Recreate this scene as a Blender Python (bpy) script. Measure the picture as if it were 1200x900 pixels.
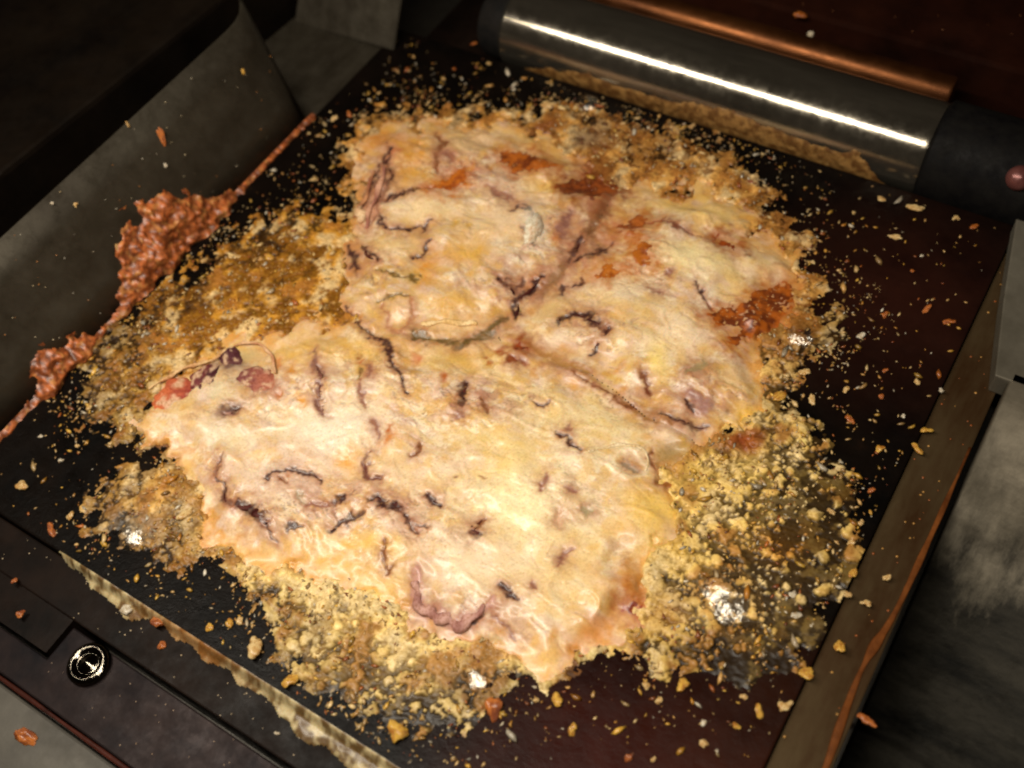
import bpy, bmesh, math, random
import numpy as np
from mathutils import Matrix, Vector

for o in list(bpy.data.objects):
    bpy.data.objects.remove(o)
SC = bpy.context.scene
COL = SC.collection
random.seed(7)
RNG = np.random.default_rng(11)

# ------------------------------------------------------------------ camera, world, lamp
F_PX = 1237.22                       # focal length for a 1200 px wide picture
CAM = np.array([0.514201, -0.06116832, 0.54175352])
RC = np.array([[0.84715967, -0.38257147, 0.36872695],
               [0.52133693, 0.73249731, -0.43778477],
               [-0.10260754, 0.56310458, 0.81999081]])
cd = bpy.data.cameras.new('camera')
cam = bpy.data.objects.new('camera', cd); COL.objects.link(cam)
cd.sensor_width = 36.0; cd.lens = F_PX / 1200 * 36
cd.clip_start = 0.01; cd.clip_end = 50
M4 = Matrix([list(RC[i]) + [CAM[i]] for i in range(3)] + [[0, 0, 0, 1]])
cam.matrix_world = M4
cd.dof.use_dof = True; cd.dof.focus_distance = 0.62; cd.dof.aperture_fstop = 4.5
SC.camera = cam

W = bpy.data.worlds.new('World'); SC.world = W; W.use_nodes = True
W.node_tree.nodes['Background'].inputs[0].default_value = (1.0, 0.62, 0.36, 1)
W.node_tree.nodes['Background'].inputs[1].default_value = 0.012

def area_lamp(name, loc, target, sx, sy, power, color):
    l = bpy.data.lights.new(name, 'AREA'); l.shape = 'RECTANGLE'; l.size = sx; l.size_y = sy
    l.energy = power; l.color = color
    o = bpy.data.objects.new(name, l); COL.objects.link(o)
    z = (Vector(loc) - Vector(target)).normalized(); x = Vector((1, 0, 0)); y = z.cross(x).normalized(); x = y.cross(z)
    o.matrix_world = Matrix(((x.x, y.x, z.x, loc[0]), (x.y, y.y, z.y, loc[1]), (x.z, y.z, z.z, loc[2]), (0, 0, 0, 1)))
    return o
area_lamp('hood_lamp', (0.20, -0.02, 0.72), (0.22, 0.2, 0.0), 0.92, 0.035, 9.6, (1.0, 0.925, 0.79))

SC.view_settings.view_transform = 'Standard'; SC.view_settings.look = 'None'
SC.view_settings.gamma = 1; SC.view_settings.use_curve_mapping = False
SC.view_settings.exposure = 0.0
SC.cycles.pixel_filter_type = 'BLACKMAN_HARRIS'; SC.cycles.filter_width = 2.2
SC.cycles.use_denoising = True

# ------------------------------------------------------------------ helpers
def un(px, py, z=0.0):
    """point of the place at height z that stands at that point of the photograph"""
    d = RC @ np.array([(px - 600) / F_PX, -(py - 450) / F_PX, -1.0])
    return CAM + (z - CAM[2]) / d[2] * d
def to_px(P):
    q = (P - CAM) @ RC
    return 600 + F_PX * q[..., 0] / -q[..., 2], 450 - F_PX * q[..., 1] / -q[..., 2]
def lin(c):
    c = np.asarray(c, float) / 255.0
    return np.where(c <= 0.04045, c / 12.92, ((c + 0.055) / 1.055) ** 2.4)
def sstep(a, b, x):
    t = np.clip((x - a) / (b - a), 0, 1); return t * t * (3 - 2 * t)

def _h(ix, iy, seed):
    n = (ix.astype(np.int64) * 374761393 + iy.astype(np.int64) * 668265263 + seed * 982451653) & 0xffffffff
    n = ((n ^ (n >> 13)) * 1274126177) & 0xffffffff
    n = ((n ^ (n >> 15)) * 2246822519) & 0xffffffff
    return ((n ^ (n >> 16)) & 0xffffff) / float(0xffffff)
def vnoise(x, y, seed=0):
    ix = np.floor(x); iy = np.floor(y); fx = x - ix; fy = y - iy
    fx = fx * fx * (3 - 2 * fx); fy = fy * fy * (3 - 2 * fy)
    a = _h(ix, iy, seed); b = _h(ix + 1, iy, seed); c = _h(ix, iy + 1, seed); d = _h(ix + 1, iy + 1, seed)
    return (a * (1 - fx) + b * fx) * (1 - fy) + (c * (1 - fx) + d * fx) * fy
def fbm(x, y, octv=4, seed=0):
    s = 0; a = 1; t = 0
    for k in range(octv):
        s = s + a * vnoise(x * 2 ** k + 17.3 * k, y * 2 ** k - 9.1 * k, seed + k); t += a; a *= 0.5
    return s / t                                            # 0..1
def worley(x, y, seed=0):
    ix = np.floor(x); iy = np.floor(y)
    f1 = np.full(x.shape, 9.0); f2 = np.full(x.shape, 9.0); idv = np.zeros(x.shape)
    for dx in (-1, 0, 1):
        for dy in (-1, 0, 1):
            jx = ix + dx; jy = iy + dy
            cx = jx + _h(jx, jy, seed); cy = jy + _h(jx, jy, seed + 91)
            d = np.hypot(cx - x, cy - y); hid = _h(jx, jy, seed + 7)
            new = d < f1
            f2 = np.where(new, f1, np.minimum(f2, d)); idv = np.where(new, hid, idv); f1 = np.where(new, d, f1)
    return f1, f2, idv
def poly_sd(px, py, poly):
    """signed distance to a polygon, positive inside"""
    P = np.asarray(poly, float); d2 = np.full(px.shape, 1e12); ins = np.zeros(px.shape, bool)
    for i in range(len(P)):
        ax, ay = P[i]; bx, by = P[(i + 1) % len(P)]
        ex, ey = bx - ax, by - ay
        t = np.clip(((px - ax) * ex + (py - ay) * ey) / (ex * ex + ey * ey + 1e-9), 0, 1)
        d2 = np.minimum(d2, (px - ax - t * ex) ** 2 + (py - ay - t * ey) ** 2)
        if ay != by:
            c = ((ay > py) != (by > py)) & (px < ex * (py - ay) / (by - ay) + ax); ins ^= c
    return np.where(ins, 1, -1) * np.sqrt(d2)
def smooth_path(pts, n=6):
    P = np.asarray(pts, float)
    if len(P) < 3: 
        t = np.linspace(0, 1, n + 1)[:, None]; return P[0] * (1 - t) + P[-1] * t
    Q = np.vstack([2 * P[0] - P[1], P, 2 * P[-1] - P[-2]]); out = []
    for i in range(1, len(Q) - 2):
        for t in np.linspace(0, 1, n, endpoint=False):
            a, b, c, d = Q[i - 1], Q[i], Q[i + 1], Q[i + 2]
            out.append(0.5 * (2 * b + (c - a) * t + (2 * a - 5 * b + 4 * c - d) * t * t + (3 * b - a - 3 * c + d) * t ** 3))
    out.append(P[-1]); return np.array(out)
def path_dist(px, py, pts):
    d = np.full(px.shape, 1e6); tt = np.zeros(px.shape); n = len(pts) - 1
    for i in range(n):
        ax, ay = pts[i]; ex, ey = pts[i + 1] - pts[i]
        t = np.clip(((px - ax) * ex + (py - ay) * ey) / (ex * ex + ey * ey + 1e-9), 0, 1)
        q = np.hypot(px - ax - t * ex, py - ay - t * ey); m = q < d
        d = np.where(m, q, d); tt = np.where(m, (i + t) / n, tt)
    return d, tt

def mesh_obj(name, verts, faces, mat, parent=None, cols=None, smooth=True):
    me = bpy.data.meshes.new(name)
    V = np.asarray(verts, float)
    if isinstance(faces, np.ndarray) and faces.ndim == 2:
        k = faces.shape[1]
        me.vertices.add(len(V)); me.vertices.foreach_set('co', V.astype(np.float32).ravel())
        me.loops.add(faces.size); me.loops.foreach_set('vertex_index', faces.astype(np.int32).ravel())
        me.polygons.add(len(faces)); me.polygons.foreach_set('loop_start', np.arange(0, faces.size, k, dtype=np.int32))
        me.update(calc_edges=True)
    else:
        me.from_pydata([tuple(v) for v in V], [], [list(f) for f in faces]); me.update()
    me.validate()
    if smooth: me.polygons.foreach_set('use_smooth', np.ones(len(me.polygons), bool))
    if cols is not None:
        a = me.color_attributes.new('Col', 'FLOAT_COLOR', 'POINT')
        a.data.foreach_set('color', np.hstack([cols, np.ones((len(cols), 1))]).astype(np.float32).ravel())
    me.materials.append(mat)
    o = bpy.data.objects.new(name, me); COL.objects.link(o)
    if parent is not None: o.parent = parent
    return o
def tag(o, label=None, cat=None, group=None, kind=None):
    if label: o['label'] = label
    if cat: o['category'] = cat
    if group: o['group'] = group
    if kind: o['kind'] = kind
    return o
def empty(name, loc, label, cat, group=None):
    o = bpy.data.objects.new(name, None); COL.objects.link(o); o.location = loc; o.empty_display_size = 0.01
    bpy.context.view_layer.update()
    return tag(o, label, cat, group)
def child(o, parent):
    o.parent = parent; o.matrix_parent_inverse = Matrix.Translation(-Vector(parent.location)); return o
def prism(name, poly, z0, z1, mat, parent=None, bevel=0.0015, top=None):
    """upright prism over a polygon (list of x, y); top: optional list of z for each corner"""
    bm = bmesh.new(); n = len(poly)
    lo = [bm.verts.new((p[0], p[1], z0)) for p in poly]
    hi = [bm.verts.new((p[0], p[1], z1 if top is None else top[i])) for i, p in enumerate(poly)]
    bm.faces.new(lo[::-1]); bm.faces.new(hi)
    for i in range(n): bm.faces.new((lo[i], lo[(i + 1) % n], hi[(i + 1) % n], hi[i]))
    bmesh.ops.recalc_face_normals(bm, faces=bm.faces)
    if bevel: bmesh.ops.bevel(bm, geom=list(bm.edges), offset=bevel, segments=2, affect='EDGES', profile=0.6)
    me = bpy.data.meshes.new(name); bm.to_mesh(me); bm.free(); me.materials.append(mat)
    o = bpy.data.objects.new(name, me); COL.objects.link(o)
    return child(o, parent) if parent is not None else o
def slab(name, quad, thick, mat, parent=None, bevel=0.0008):
    """sheet with thickness through four (or more) points in space"""
    P = [Vector(p) for p in quad]; nrm = (P[1] - P[0]).cross(P[2] - P[0]).normalized()
    bm = bmesh.new(); a = [bm.verts.new(p) for p in P]; b = [bm.verts.new(p - nrm * thick) for p in P]; n = len(P)
    bm.faces.new(a); bm.faces.new(b[::-1])
    for i in range(n): bm.faces.new((a[i], b[i], b[(i + 1) % n], a[(i + 1) % n]))
    bmesh.ops.recalc_face_normals(bm, faces=bm.faces)
    if bevel: bmesh.ops.bevel(bm, geom=list(bm.edges), offset=bevel, segments=2, affect='EDGES')
    me = bpy.data.meshes.new(name); bm.to_mesh(me); bm.free(); me.materials.append(mat)
    o = bpy.data.objects.new(name, me); COL.objects.link(o)
    return child(o, parent) if parent is not None else o
def lathe_x(name, prof, y0, z0, mat, parent=None, seg=64):
    """solid of revolution round an axis along x; prof: list of (x, r)"""
    V = []; Fc = []
    for x, r in prof:
        for k in range(seg):
            a = 2 * math.pi * k / seg; V.append((x, y0 + r * math.cos(a), z0 + r * math.sin(a)))
    for i in range(len(prof) - 1):
        for k in range(seg):
            a, b = i * seg + k, i * seg + (k + 1) % seg; Fc.append((a, b, b + seg, a + seg))
    Fc.append(tuple(range(seg))[::-1]); Fc.append(tuple(range((len(prof) - 1) * seg, len(prof) * seg)))
    o = mesh_obj(name, V, Fc, mat)
    m = o.modifiers.new('edges', 'EDGE_SPLIT'); m.split_angle = math.radians(40)
    return child(o, parent) if parent is not None else o

# ------------------------------------------------------------------ materials
def mat_new(name):
    m = bpy.data.materials.new(name); m.use_nodes = True
    return m, m.node_tree, m.node_tree.nodes['Principled BSDF']
def nd(t, kind, **kw):
    n = t.nodes.new(kind)
    for k, v in kw.items(): setattr(n, k, v)
    return n
def noise_node(t, scale, detail=5, rough=0.55, stretch=None):
    tc = nd(t, 'ShaderNodeTexCoord'); n = nd(t, 'ShaderNodeTexNoise')
    n.inputs['Scale'].default_value = scale; n.inputs['Detail'].default_value = detail; n.inputs['Roughness'].default_value = rough
    src = tc.outputs['Object']
    if stretch:
        mp = nd(t, 'ShaderNodeMapping'); mp.inputs['Scale'].default_value = stretch
        t.links.new(src, mp.inputs['Vector']); src = mp.outputs['Vector']
    t.links.new(src, n.inputs['Vector']); return n
def ramp(t, fac, stops):
    r = nd(t, 'ShaderNodeValToRGB'); e = r.color_ramp.elements
    while len(e) < len(stops): e.new(0.5)
    for i, (p, c) in enumerate(stops):
        e[i].position = p; e[i].color = (*c, 1) if len(c) == 3 else c
    t.links.new(fac, r.inputs['Fac']); return r
def bump(t, b, fac, strength, dist):
    n = nd(t, 'ShaderNodeBump'); n.inputs['Strength'].default_value = strength; n.inputs['Distance'].default_value = dist
    t.links.new(fac, n.inputs['Height']); t.links.new(n.outputs['Normal'], b.inputs['Normal']); return n
def metal(name, c0, c1, metallic, r0, r1, scale=18, stretch=None, bumpd=0.0003):
    m, t, b = mat_new(name)
    n = noise_node(t, scale, 8, 0.65, stretch)
    cr = ramp(t, n.outputs['Fac'], [(0.33, c0), (0.66, c1)])
    t.links.new(cr.outputs['Color'], b.inputs['Base Color'])
    n2 = noise_node(t, scale * 2.3, 6, 0.7)
    rr = ramp(t, n2.outputs['Fac'], [(0.35, (r0,) * 3), (0.65, (r1,) * 3)])
    t.links.new(rr.outputs['Color'], b.inputs['Roughness'])
    b.inputs['Metallic'].default_value = metallic
    if metallic < 0.4: b.inputs['Specular IOR Level'].default_value = 0.06
    n3 = noise_node(t, scale * 6, 6, 0.7); bump(t, b, n3.outputs['Fac'], 0.35, bumpd)
    return m
STEEL = metal('stained_steel', (0.032, 0.024, 0.015), (0.066, 0.055, 0.038), 0.6, 0.36, 0.6, 30, (1, 0.35, 0.35))
STEEL_PALE = metal('pale_steel', (0.13, 0.112, 0.082), (0.22, 0.195, 0.15), 0.55, 0.35, 0.6, 14)
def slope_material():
    m = metal('sheen_painted_steel', (0.12, 0.10, 0.07), (0.26, 0.222, 0.165), 0.6, 0.3, 0.48, 30, (0.4, 1, 1)); t = m.node_tree; b = t.nodes['Principled BSDF']
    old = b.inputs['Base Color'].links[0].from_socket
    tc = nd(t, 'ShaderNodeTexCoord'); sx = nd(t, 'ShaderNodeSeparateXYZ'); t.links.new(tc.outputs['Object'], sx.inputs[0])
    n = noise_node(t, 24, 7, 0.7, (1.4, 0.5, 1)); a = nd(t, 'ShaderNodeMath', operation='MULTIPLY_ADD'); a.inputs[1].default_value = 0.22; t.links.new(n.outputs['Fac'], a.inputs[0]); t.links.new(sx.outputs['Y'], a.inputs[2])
    r = ramp(t, a.outputs[0], [(0.34, (0, 0, 0)), (0.44, (1, 1, 1))])  # reflection painted into the colour: pale rear fading to dark, smeared front
    n2 = noise_node(t, 40, 6, 0.7, (0.3, 1, 1)); dark_sheen_smear = ramp(t, n2.outputs['Fac'], [(0.35, (0.003, 0.0027, 0.002)), (0.7, (0.022, 0.019, 0.014))])
    mx = nd(t, 'ShaderNodeMixRGB'); t.links.new(r.outputs['Color'], mx.inputs['Fac']); t.links.new(dark_sheen_smear.outputs['Color'], mx.inputs['Color1']); t.links.new(old, mx.inputs['Color2'])
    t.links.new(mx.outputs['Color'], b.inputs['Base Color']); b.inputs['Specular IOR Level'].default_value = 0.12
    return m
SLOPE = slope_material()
RIM = metal('greasy_rim', (0.035, 0.016, 0.006), (0.075, 0.052, 0.025), 0.3, 0.35, 0.6, 30, (1, 0.25, 1))
ROD = metal('polished_rod', (0.20, 0.175, 0.135), (0.34, 0.30, 0.235), 0.93, 0.10, 0.2, 60, (0.2, 1, 1), 0.0002)
COPPER = metal('copper_brown', (0.07, 0.022, 0.006), (0.17, 0.058, 0.016), 0.85, 0.3, 0.5, 30, (0.3, 1, 1))
BLACK = metal('black_paint', (0.006, 0.006, 0.006), (0.016, 0.013, 0.011), 0.0, 0.45, 0.7, 40)
COLLAR = metal('dark_collar', (0.003, 0.0026, 0.003), (0.008, 0.007, 0.006), 0.0, 0.5, 0.75, 70, None, 0.0005)
MAROON = metal('dark_maroon_enamel', (0.004, 0.0015, 0.001), (0.022, 0.006, 0.003), 0.0, 0.35, 0.6, 12)
DARKCAB = metal('dark_brown_cabinet', (0.002, 0.0014, 0.001), (0.008, 0.005, 0.003), 0.0, 0.4, 0.65, 14)
PANEL = metal('dark_plum_panel', (0.006, 0.005, 0.006), (0.02, 0.013, 0.012), 0.25, 0.3, 0.55, 26)
CHANNEL = metal('burnt_channel', (0.003, 0.002, 0.0015), (0.011, 0.006, 0.004), 0.0, 0.3, 0.55, 30)
COUNTER = metal('worn_counter', (0.03, 0.026, 0.02), (0.075, 0.065, 0.05), 0.4, 0.35, 0.6, 10)
CHROME = metal('bolt_steel', (0.05, 0.042, 0.033), (0.17, 0.15, 0.12), 1.0, 0.05, 0.12, 90)
GREASE_DARK = metal('dark_red_grease', (0.02, 0.005, 0.003), (0.06, 0.014, 0.008), 0.0, 0.3, 0.5, 60)
GREASE_ORANGE = metal('orange_grease', (0.05, 0.014, 0.004), (0.16, 0.05, 0.012), 0.0, 0.25, 0.5, 60, None, 0.001)

def plate_material():
    m, t, b = mat_new('seasoned_iron')
    n = noise_node(t, 22, 8, 0.65)
    cr = ramp(t, n.outputs['Fac'], [(0.35, (0.0015, 0.0012, 0.001)), (0.62, (0.005, 0.003, 0.002)), (0.8, (0.014, 0.006, 0.003))])
    tc = nd(t, 'ShaderNodeTexCoord'); prev = cr.outputs['Color']
    for (cx, cy, rad, c) in ((0.455, 0.40, 0.11, (0.040, 0.010, 0.006)), (0.43, 0.04, 0.10, (0.06, 0.008, 0.004)), (0.50, 0.10, 0.08, (0.05, 0.012, 0.005)), (0.14, 0.10, 0.06, (0.02, 0.009, 0.003))):
        d = nd(t, 'ShaderNodeVectorMath', operation='DISTANCE'); d.inputs[1].default_value = (cx, cy, 0)
        t.links.new(tc.outputs['Object'], d.inputs[0])
        mr = nd(t, 'ShaderNodeMapRange'); mr.inputs['From Min'].default_value = rad; mr.inputs['From Max'].default_value = 0; mr.inputs['To Max'].default_value = 0.9
        t.links.new(d.outputs['Value'], mr.inputs['Value'])
        mu = nd(t, 'ShaderNodeMath', operation='MULTIPLY'); t.links.new(mr.outputs['Result'], mu.inputs[0]); t.links.new(n.outputs['Fac'], mu.inputs[1])
        mx = nd(t, 'ShaderNodeMixRGB'); t.links.new(mu.outputs[0], mx.inputs['Fac']); t.links.new(prev, mx.inputs['Color1']); mx.inputs['Color2'].default_value = (*c, 1)
        prev = mx.outputs['Color']
    t.links.new(prev, b.inputs['Base Color']); b.inputs['Specular IOR Level'].default_value = 0.06
    n2 = noise_node(t, 60, 6, 0.7); rr = ramp(t, n2.outputs['Fac'], [(0.3, (0.22,) * 3), (0.7, (0.5,) * 3)])
    t.links.new(rr.outputs['Color'], b.inputs['Roughness'])
    n3 = noise_node(t, 140, 5, 0.7); bump(t, b, n3.outputs['Fac'], 0.5, 0.0008)
    return m
PLATE = plate_material()

def food_material(name, rough=0.45, fine=700, mixv=0.11, coat=0.22, sss=0.5, bd=0.00012):
    m, t, b = mat_new(name)
    at = nd(t, 'ShaderNodeAttribute'); at.attribute_name = 'Col'
    n = noise_node(t, fine, 4, 0.65)
    r = ramp(t, n.outputs['Fac'], [(0.3, (1 - mixv * 1.5, 1 - mixv * 1.9, 1 - mixv * 2.5)), (0.55, (1, 1, 1)), (0.75, (1.0, 1.0, 1.0))])
    mx = nd(t, 'ShaderNodeMixRGB', blend_type='MULTIPLY'); mx.inputs['Fac'].default_value = 1
    t.links.new(at.outputs['Color'], mx.inputs['Color1']); t.links.new(r.outputs['Color'], mx.inputs['Color2'])
    t.links.new(mx.outputs['Color'], b.inputs['Base Color'])
    b.inputs['Roughness'].default_value = rough
    b.inputs['Coat Weight'].default_value = coat; b.inputs['Coat Roughness'].default_value = 0.2
    b.inputs['Subsurface Weight'].default_value = sss; b.inputs['Subsurface Radius'].default_value = (1, 0.5, 0.25); b.inputs['Subsurface Scale'].default_value = 0.003
    n2 = noise_node(t, fine * 0.7, 4, 0.6); bump(t, b, n2.outputs['Fac'], 0.6, bd)
    return m
BATTER = food_material('cooked_batter')
FILM = food_material('frying_batter_film', 0.42, 600, 0.25, 0.07, 0.0, 0.00025)
SAUCE = food_material('chilli_sauce', 0.4, 500, 0.15, 0.15, 0.0, 0.0003)
CRUST = food_material('burnt_crust', 0.45, 400, 0.2, 0.12, 0.3, 0.0003)
SKIN = food_material('squid_skin', 0.5, 650, 0.3, 0.0, 0.0, 0.0003)
SKIN.node_tree.nodes['Principled BSDF'].inputs['Specular IOR Level'].default_value = 0.08
CRUMBM = food_material('crumb_crust', 0.38, 700, 0.25, 0.4, 0.0, 0.0008)

def bubble_material():
    m, t, b = mat_new('oil_bubble_skin')
    n = noise_node(t, 130, 4, 0.6); bp = nd(t, 'ShaderNodeBump'); bp.inputs['Strength'].default_value = 0.8; bp.inputs['Distance'].default_value = 0.0025
    t.links.new(n.outputs['Fac'], bp.inputs['Height'])
    gl = nd(t, 'ShaderNodeBsdfGlossy'); gl.inputs['Roughness'].default_value = 0.22; gl.inputs['Color'].default_value = (0.9, 0.85, 0.75, 1); t.links.new(bp.outputs['Normal'], gl.inputs['Normal'])
    tr = nd(t, 'ShaderNodeBsdfTransparent'); tr.inputs['Color'].default_value = (0.93, 0.88, 0.78, 1)
    gl.inputs['Color'].default_value = (0.22, 0.205, 0.18, 1)
    mx = nd(t, 'ShaderNodeAddShader'); t.links.new(tr.outputs[0], mx.inputs[0]); t.links.new(gl.outputs[0], mx.inputs[1])
    t.links.new(mx.outputs[0], t.nodes['Material Output'].inputs['Surface']); t.nodes.remove(b)
    return m
BUBBLE = bubble_material()

# ------------------------------------------------------------------ the griddle and what stands round it
PW, PD = 0.50, 0.4888
counter = prism('counter', [(-0.75, -0.55), (1.15, -0.55), (1.15, 1.1), (-0.75, 1.1)], -0.09, -0.05, COUNTER, None, 0.002)
tag(counter, kind='structure')

gr = empty('griddle', (0.25, 0.24, -0.05), 'black iron griddle plate with stained steel guard and rims', 'griddle')
prism('plate', [(0, 0), (PW, 0), (PW, PD), (0, PD)], -0.014, 0.0, PLATE, gr, 0.0012)
prism('plate_body', [(0.004, -0.0), (PW - 0.004, 0.0), (PW - 0.004, PD - 0.002), (0.004, PD - 0.002)], -0.05, -0.0145, BLACK, gr, 0)
# left guard, leaning outward, its far end rolled
def guard():
    ys = [-0.30, -0.1, 0.0, 0.1, 0.2, 0.3, 0.335, 0.345, 0.353, 0.360, 0.3665]
    bend = [0, 0, 0, 0, 0, 0, 0, 0.001, 0.0035, 0.008, 0.0135]
    V = []; n = 5
    for y, bd in zip(ys, bend):
        for k in range(n):
            s = k / (n - 1); yy = y + s * 0.022 * sstep(0.25, 0.3665, y)
            V.append((-0.0012 - 0.0385 * s - bd * (0.25 + s), float(yy), 0.0005 + 0.08 * s))
    Fc = [(i * n + k, i * n + k + 1, (i + 1) * n + k + 1, (i + 1) * n + k) for i in range(len(ys) - 1) for k in range(n - 1)]
    o = mesh_obj('splash_guard', V, Fc, STEEL); md = o.modifiers.new('thickness', 'SOLIDIFY'); md.thickness = 0.0022; md.offset = 1
    return child(o, gr)
guard()
prism('side_ledge', [(-0.17, 0.30), (-0.0015, 0.30), (-0.0015, 0.470), (-0.17, 0.470)], -0.012, -0.003, STEEL, gr, 0.0008)
slab('corner_panel', [(-0.092, 0.4615, -0.003), (0.0125, 0.4625, 0.001), (0.0125, 0.5185, 0.085), (-0.088, 0.5175, 0.085)], 0.003, STEEL, gr)
prism('corner_block', [(-0.17, 0.472), (-0.096, 0.472), (-0.096, 0.55), (-0.17, 0.55)], -0.01, 0.028, COPPER, gr)
# right rim and the pale panel beside it
prism('side_rim', [(PW + 0.0006, -0.05), (0.5285, -0.05), (0.5285, PD + 0.03), (PW + 0.0006, PD + 0.03)], -0.03, -0.0035, RIM, gr, 0.001)
prism('rear_ledge', [(0.0, PD + 0.0006), (PW, PD + 0.0006), (PW, PD + 0.1), (0.0, PD + 0.1)], -0.05, -0.030, CHANNEL, gr, 0.001)

pp = [un(x, y, 0.0125)[:2] for x, y in ((1191, 256), (1176, 351), (1166, 440), (1330, 500), (1330, 300))]
sp = prism('steel_side_panel', pp, -0.0033, 0.0125, STEEL_PALE, None, 0.001)
tag(sp, 'pale stainless panel beside the right rear corner of the griddle plate', 'panel')
def worktop():
    ys = np.linspace(-0.16, 0.3635, 60); V = []; xs = [0.5315, 0.5335, 0.80]
    for y in ys:
        t_ = max(y - 0.10, 0.0); z = -0.040 + (t_ * t_ * 1.0 if t_ < 0.16 else 0.0256 + 0.30 * (t_ - 0.16))
        for k, x in enumerate(xs): V.append((x, y, min(z, 0.0125) - (0.004 if k == 0 else 0)))
    Fc = [(i * 3 + k, i * 3 + k + 1, (i + 1) * 3 + k + 1, (i + 1) * 3 + k) for i in range(len(ys) - 1) for k in range(2)]
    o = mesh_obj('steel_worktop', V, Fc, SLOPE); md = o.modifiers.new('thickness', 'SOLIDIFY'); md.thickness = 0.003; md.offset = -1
    return tag(o, 'pale stainless worktop, greasy smears and painted dark reflection towards the front, right of the rim', 'worktop')
worktop()
# front: drip channel, groove, plum panel, counter edge
prism('drip_channel', [(-0.02, -0.0265), (PW, -0.0265), (PW, -0.0006), (-0.02, -0.0006)], -0.05, -0.006, CHANNEL, gr, 0.001)
prism('channel_end', [(-0.30, -0.052), (0.128, -0.0485), (0.128, -0.0125), (-0.0215, -0.0125), (-0.0215, -0.0004), (-0.30, -0.0004)], -0.05, -0.0075, CHANNEL, gr, 0)
fp = empty('metal_fascia', (0.2, -0.05, -0.05), 'dark plum metal panel in front of the drip channel with one bolt', 'panel')
prism('panel_sheet', [(0.1295, -0.0292), (PW, -0.0305), (PW, -0.0705), (-0.25, -0.0705), (-0.25, -0.0545), (0.1295, -0.0505)], -0.05, -0.010, PANEL, fp, 0.001)
fc = prism('front_counter_edge', [(-0.3, -0.0745), (0.6, -0.0745), (0.6, -0.3), (-0.3, -0.3)], -0.05, -0.012, COUNTER, None, 0.0015)
tag(fc, 'grey worn steel counter edge at the lower left corner', 'counter')
# bolt
def bolt():
    c = un(101, 776, -0.005); V = []; Fc = []; seg = 40
    prof = [(0.0125, 0), (0.0125, 0.002), (0.0112, 0.0038), (0.0080, 0.0040), (0.0066, 0.0024), (0.0060, 0.0020), (0.0044, 0.0044), (0.0, 0.0052)]
    for r, z in prof:
        for k in range(seg):
            a = 2 * math.pi * k / seg; V.append((c[0] + r * math.cos(a), c[1] + r * math.sin(a), -0.0095 + z))
    for i in range(len(prof) - 1):
        for k in range(seg):
            a, b = i * seg + k, i * seg + (k + 1) % seg; Fc.append((a, b, b + seg, a + seg))
    return child(mesh_obj('bolt', V, Fc, CHROME), fp)
bolt()

# rod along the rear edge, collar, copper strip behind
RY, RZ, RR = 0.5255, 0.006, 0.034
rod = empty('steel_rod', (0.27, RY, 0.0), 'thick polished steel rod along the rear edge with a black collar', 'rod')
lathe_x('rod_shaft', [(0.094, RR * 0.9), (0.098, RR), (0.426, RR), (0.430, RR * 0.97)], RY, RZ, ROD, rod, 96)
lathe_x('collar', [(0.4305, 0.034), (0.4325, 0.0362), (0.500, 0.0362), (0.580, 0.0362), (0.582, 0.034)], RY, RZ, COLLAR, rod, 96)
b_ = lathe_x('collar_bolt', [(0, 0.008), (0.004, 0.0078), (0.007, 0.0055), (0.0085, 0.001)], 0, 0, metal('maroon_bolt', (0.10, 0.03, 0.025), (0.2, 0.07, 0.06), 0.4, 0.2, 0.4, 60), None, 32)
pb = un(1186, 214, 0.03); b_.rotation_euler = (0, -0.9, -1.2); b_.location = (0.4895, RY - 0.0265, RZ + 0.0235)
child(b_, rod)
lathe_x('end_cap', [(0.072, RR * 0.78), (0.076, RR * 0.86), (0.0935, RR * 0.86)], RY, RZ, BLACK, rod, 64)

cp = lathe_x('copper_bar', [(0.02, 0.011), (0.022, 0.012), (0.423, 0.012), (0.425, 0.011)], RY + 0.0475, 0.017, COPPER, None, 64)
tag(cp, 'brown copper bar lying behind the polished steel rod', 'bar')
rc_ = prism('rear_cabinet', [(-0.35, 0.612), (1.0, 0.612), (1.0, 1.0), (-0.35, 1.0)], -0.05, 0.020, MAROON, None, 0.003)
tag(rc_, 'dark maroon enamel cabinet behind the copper bar', 'cabinet')
# left cabinet beyond the guard
a = un(-260, 410, 0.055); b2 = un(0, 204, 0.055); c2 = un(258, 0, 0.055); d2 = un(400, -112, 0.055)
lc = prism('side_cabinet', [(a[0], a[1]), (b2[0], b2[1]), (c2[0], c2[1]), (d2[0], d2[1]), (-0.75, d2[1]), (-0.75, a[1])], -0.05, 0.055, DARKCAB, None, 0.004)
tag(lc, 'dark brown cabinet top beyond the left steel guard', 'cabinet')

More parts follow.
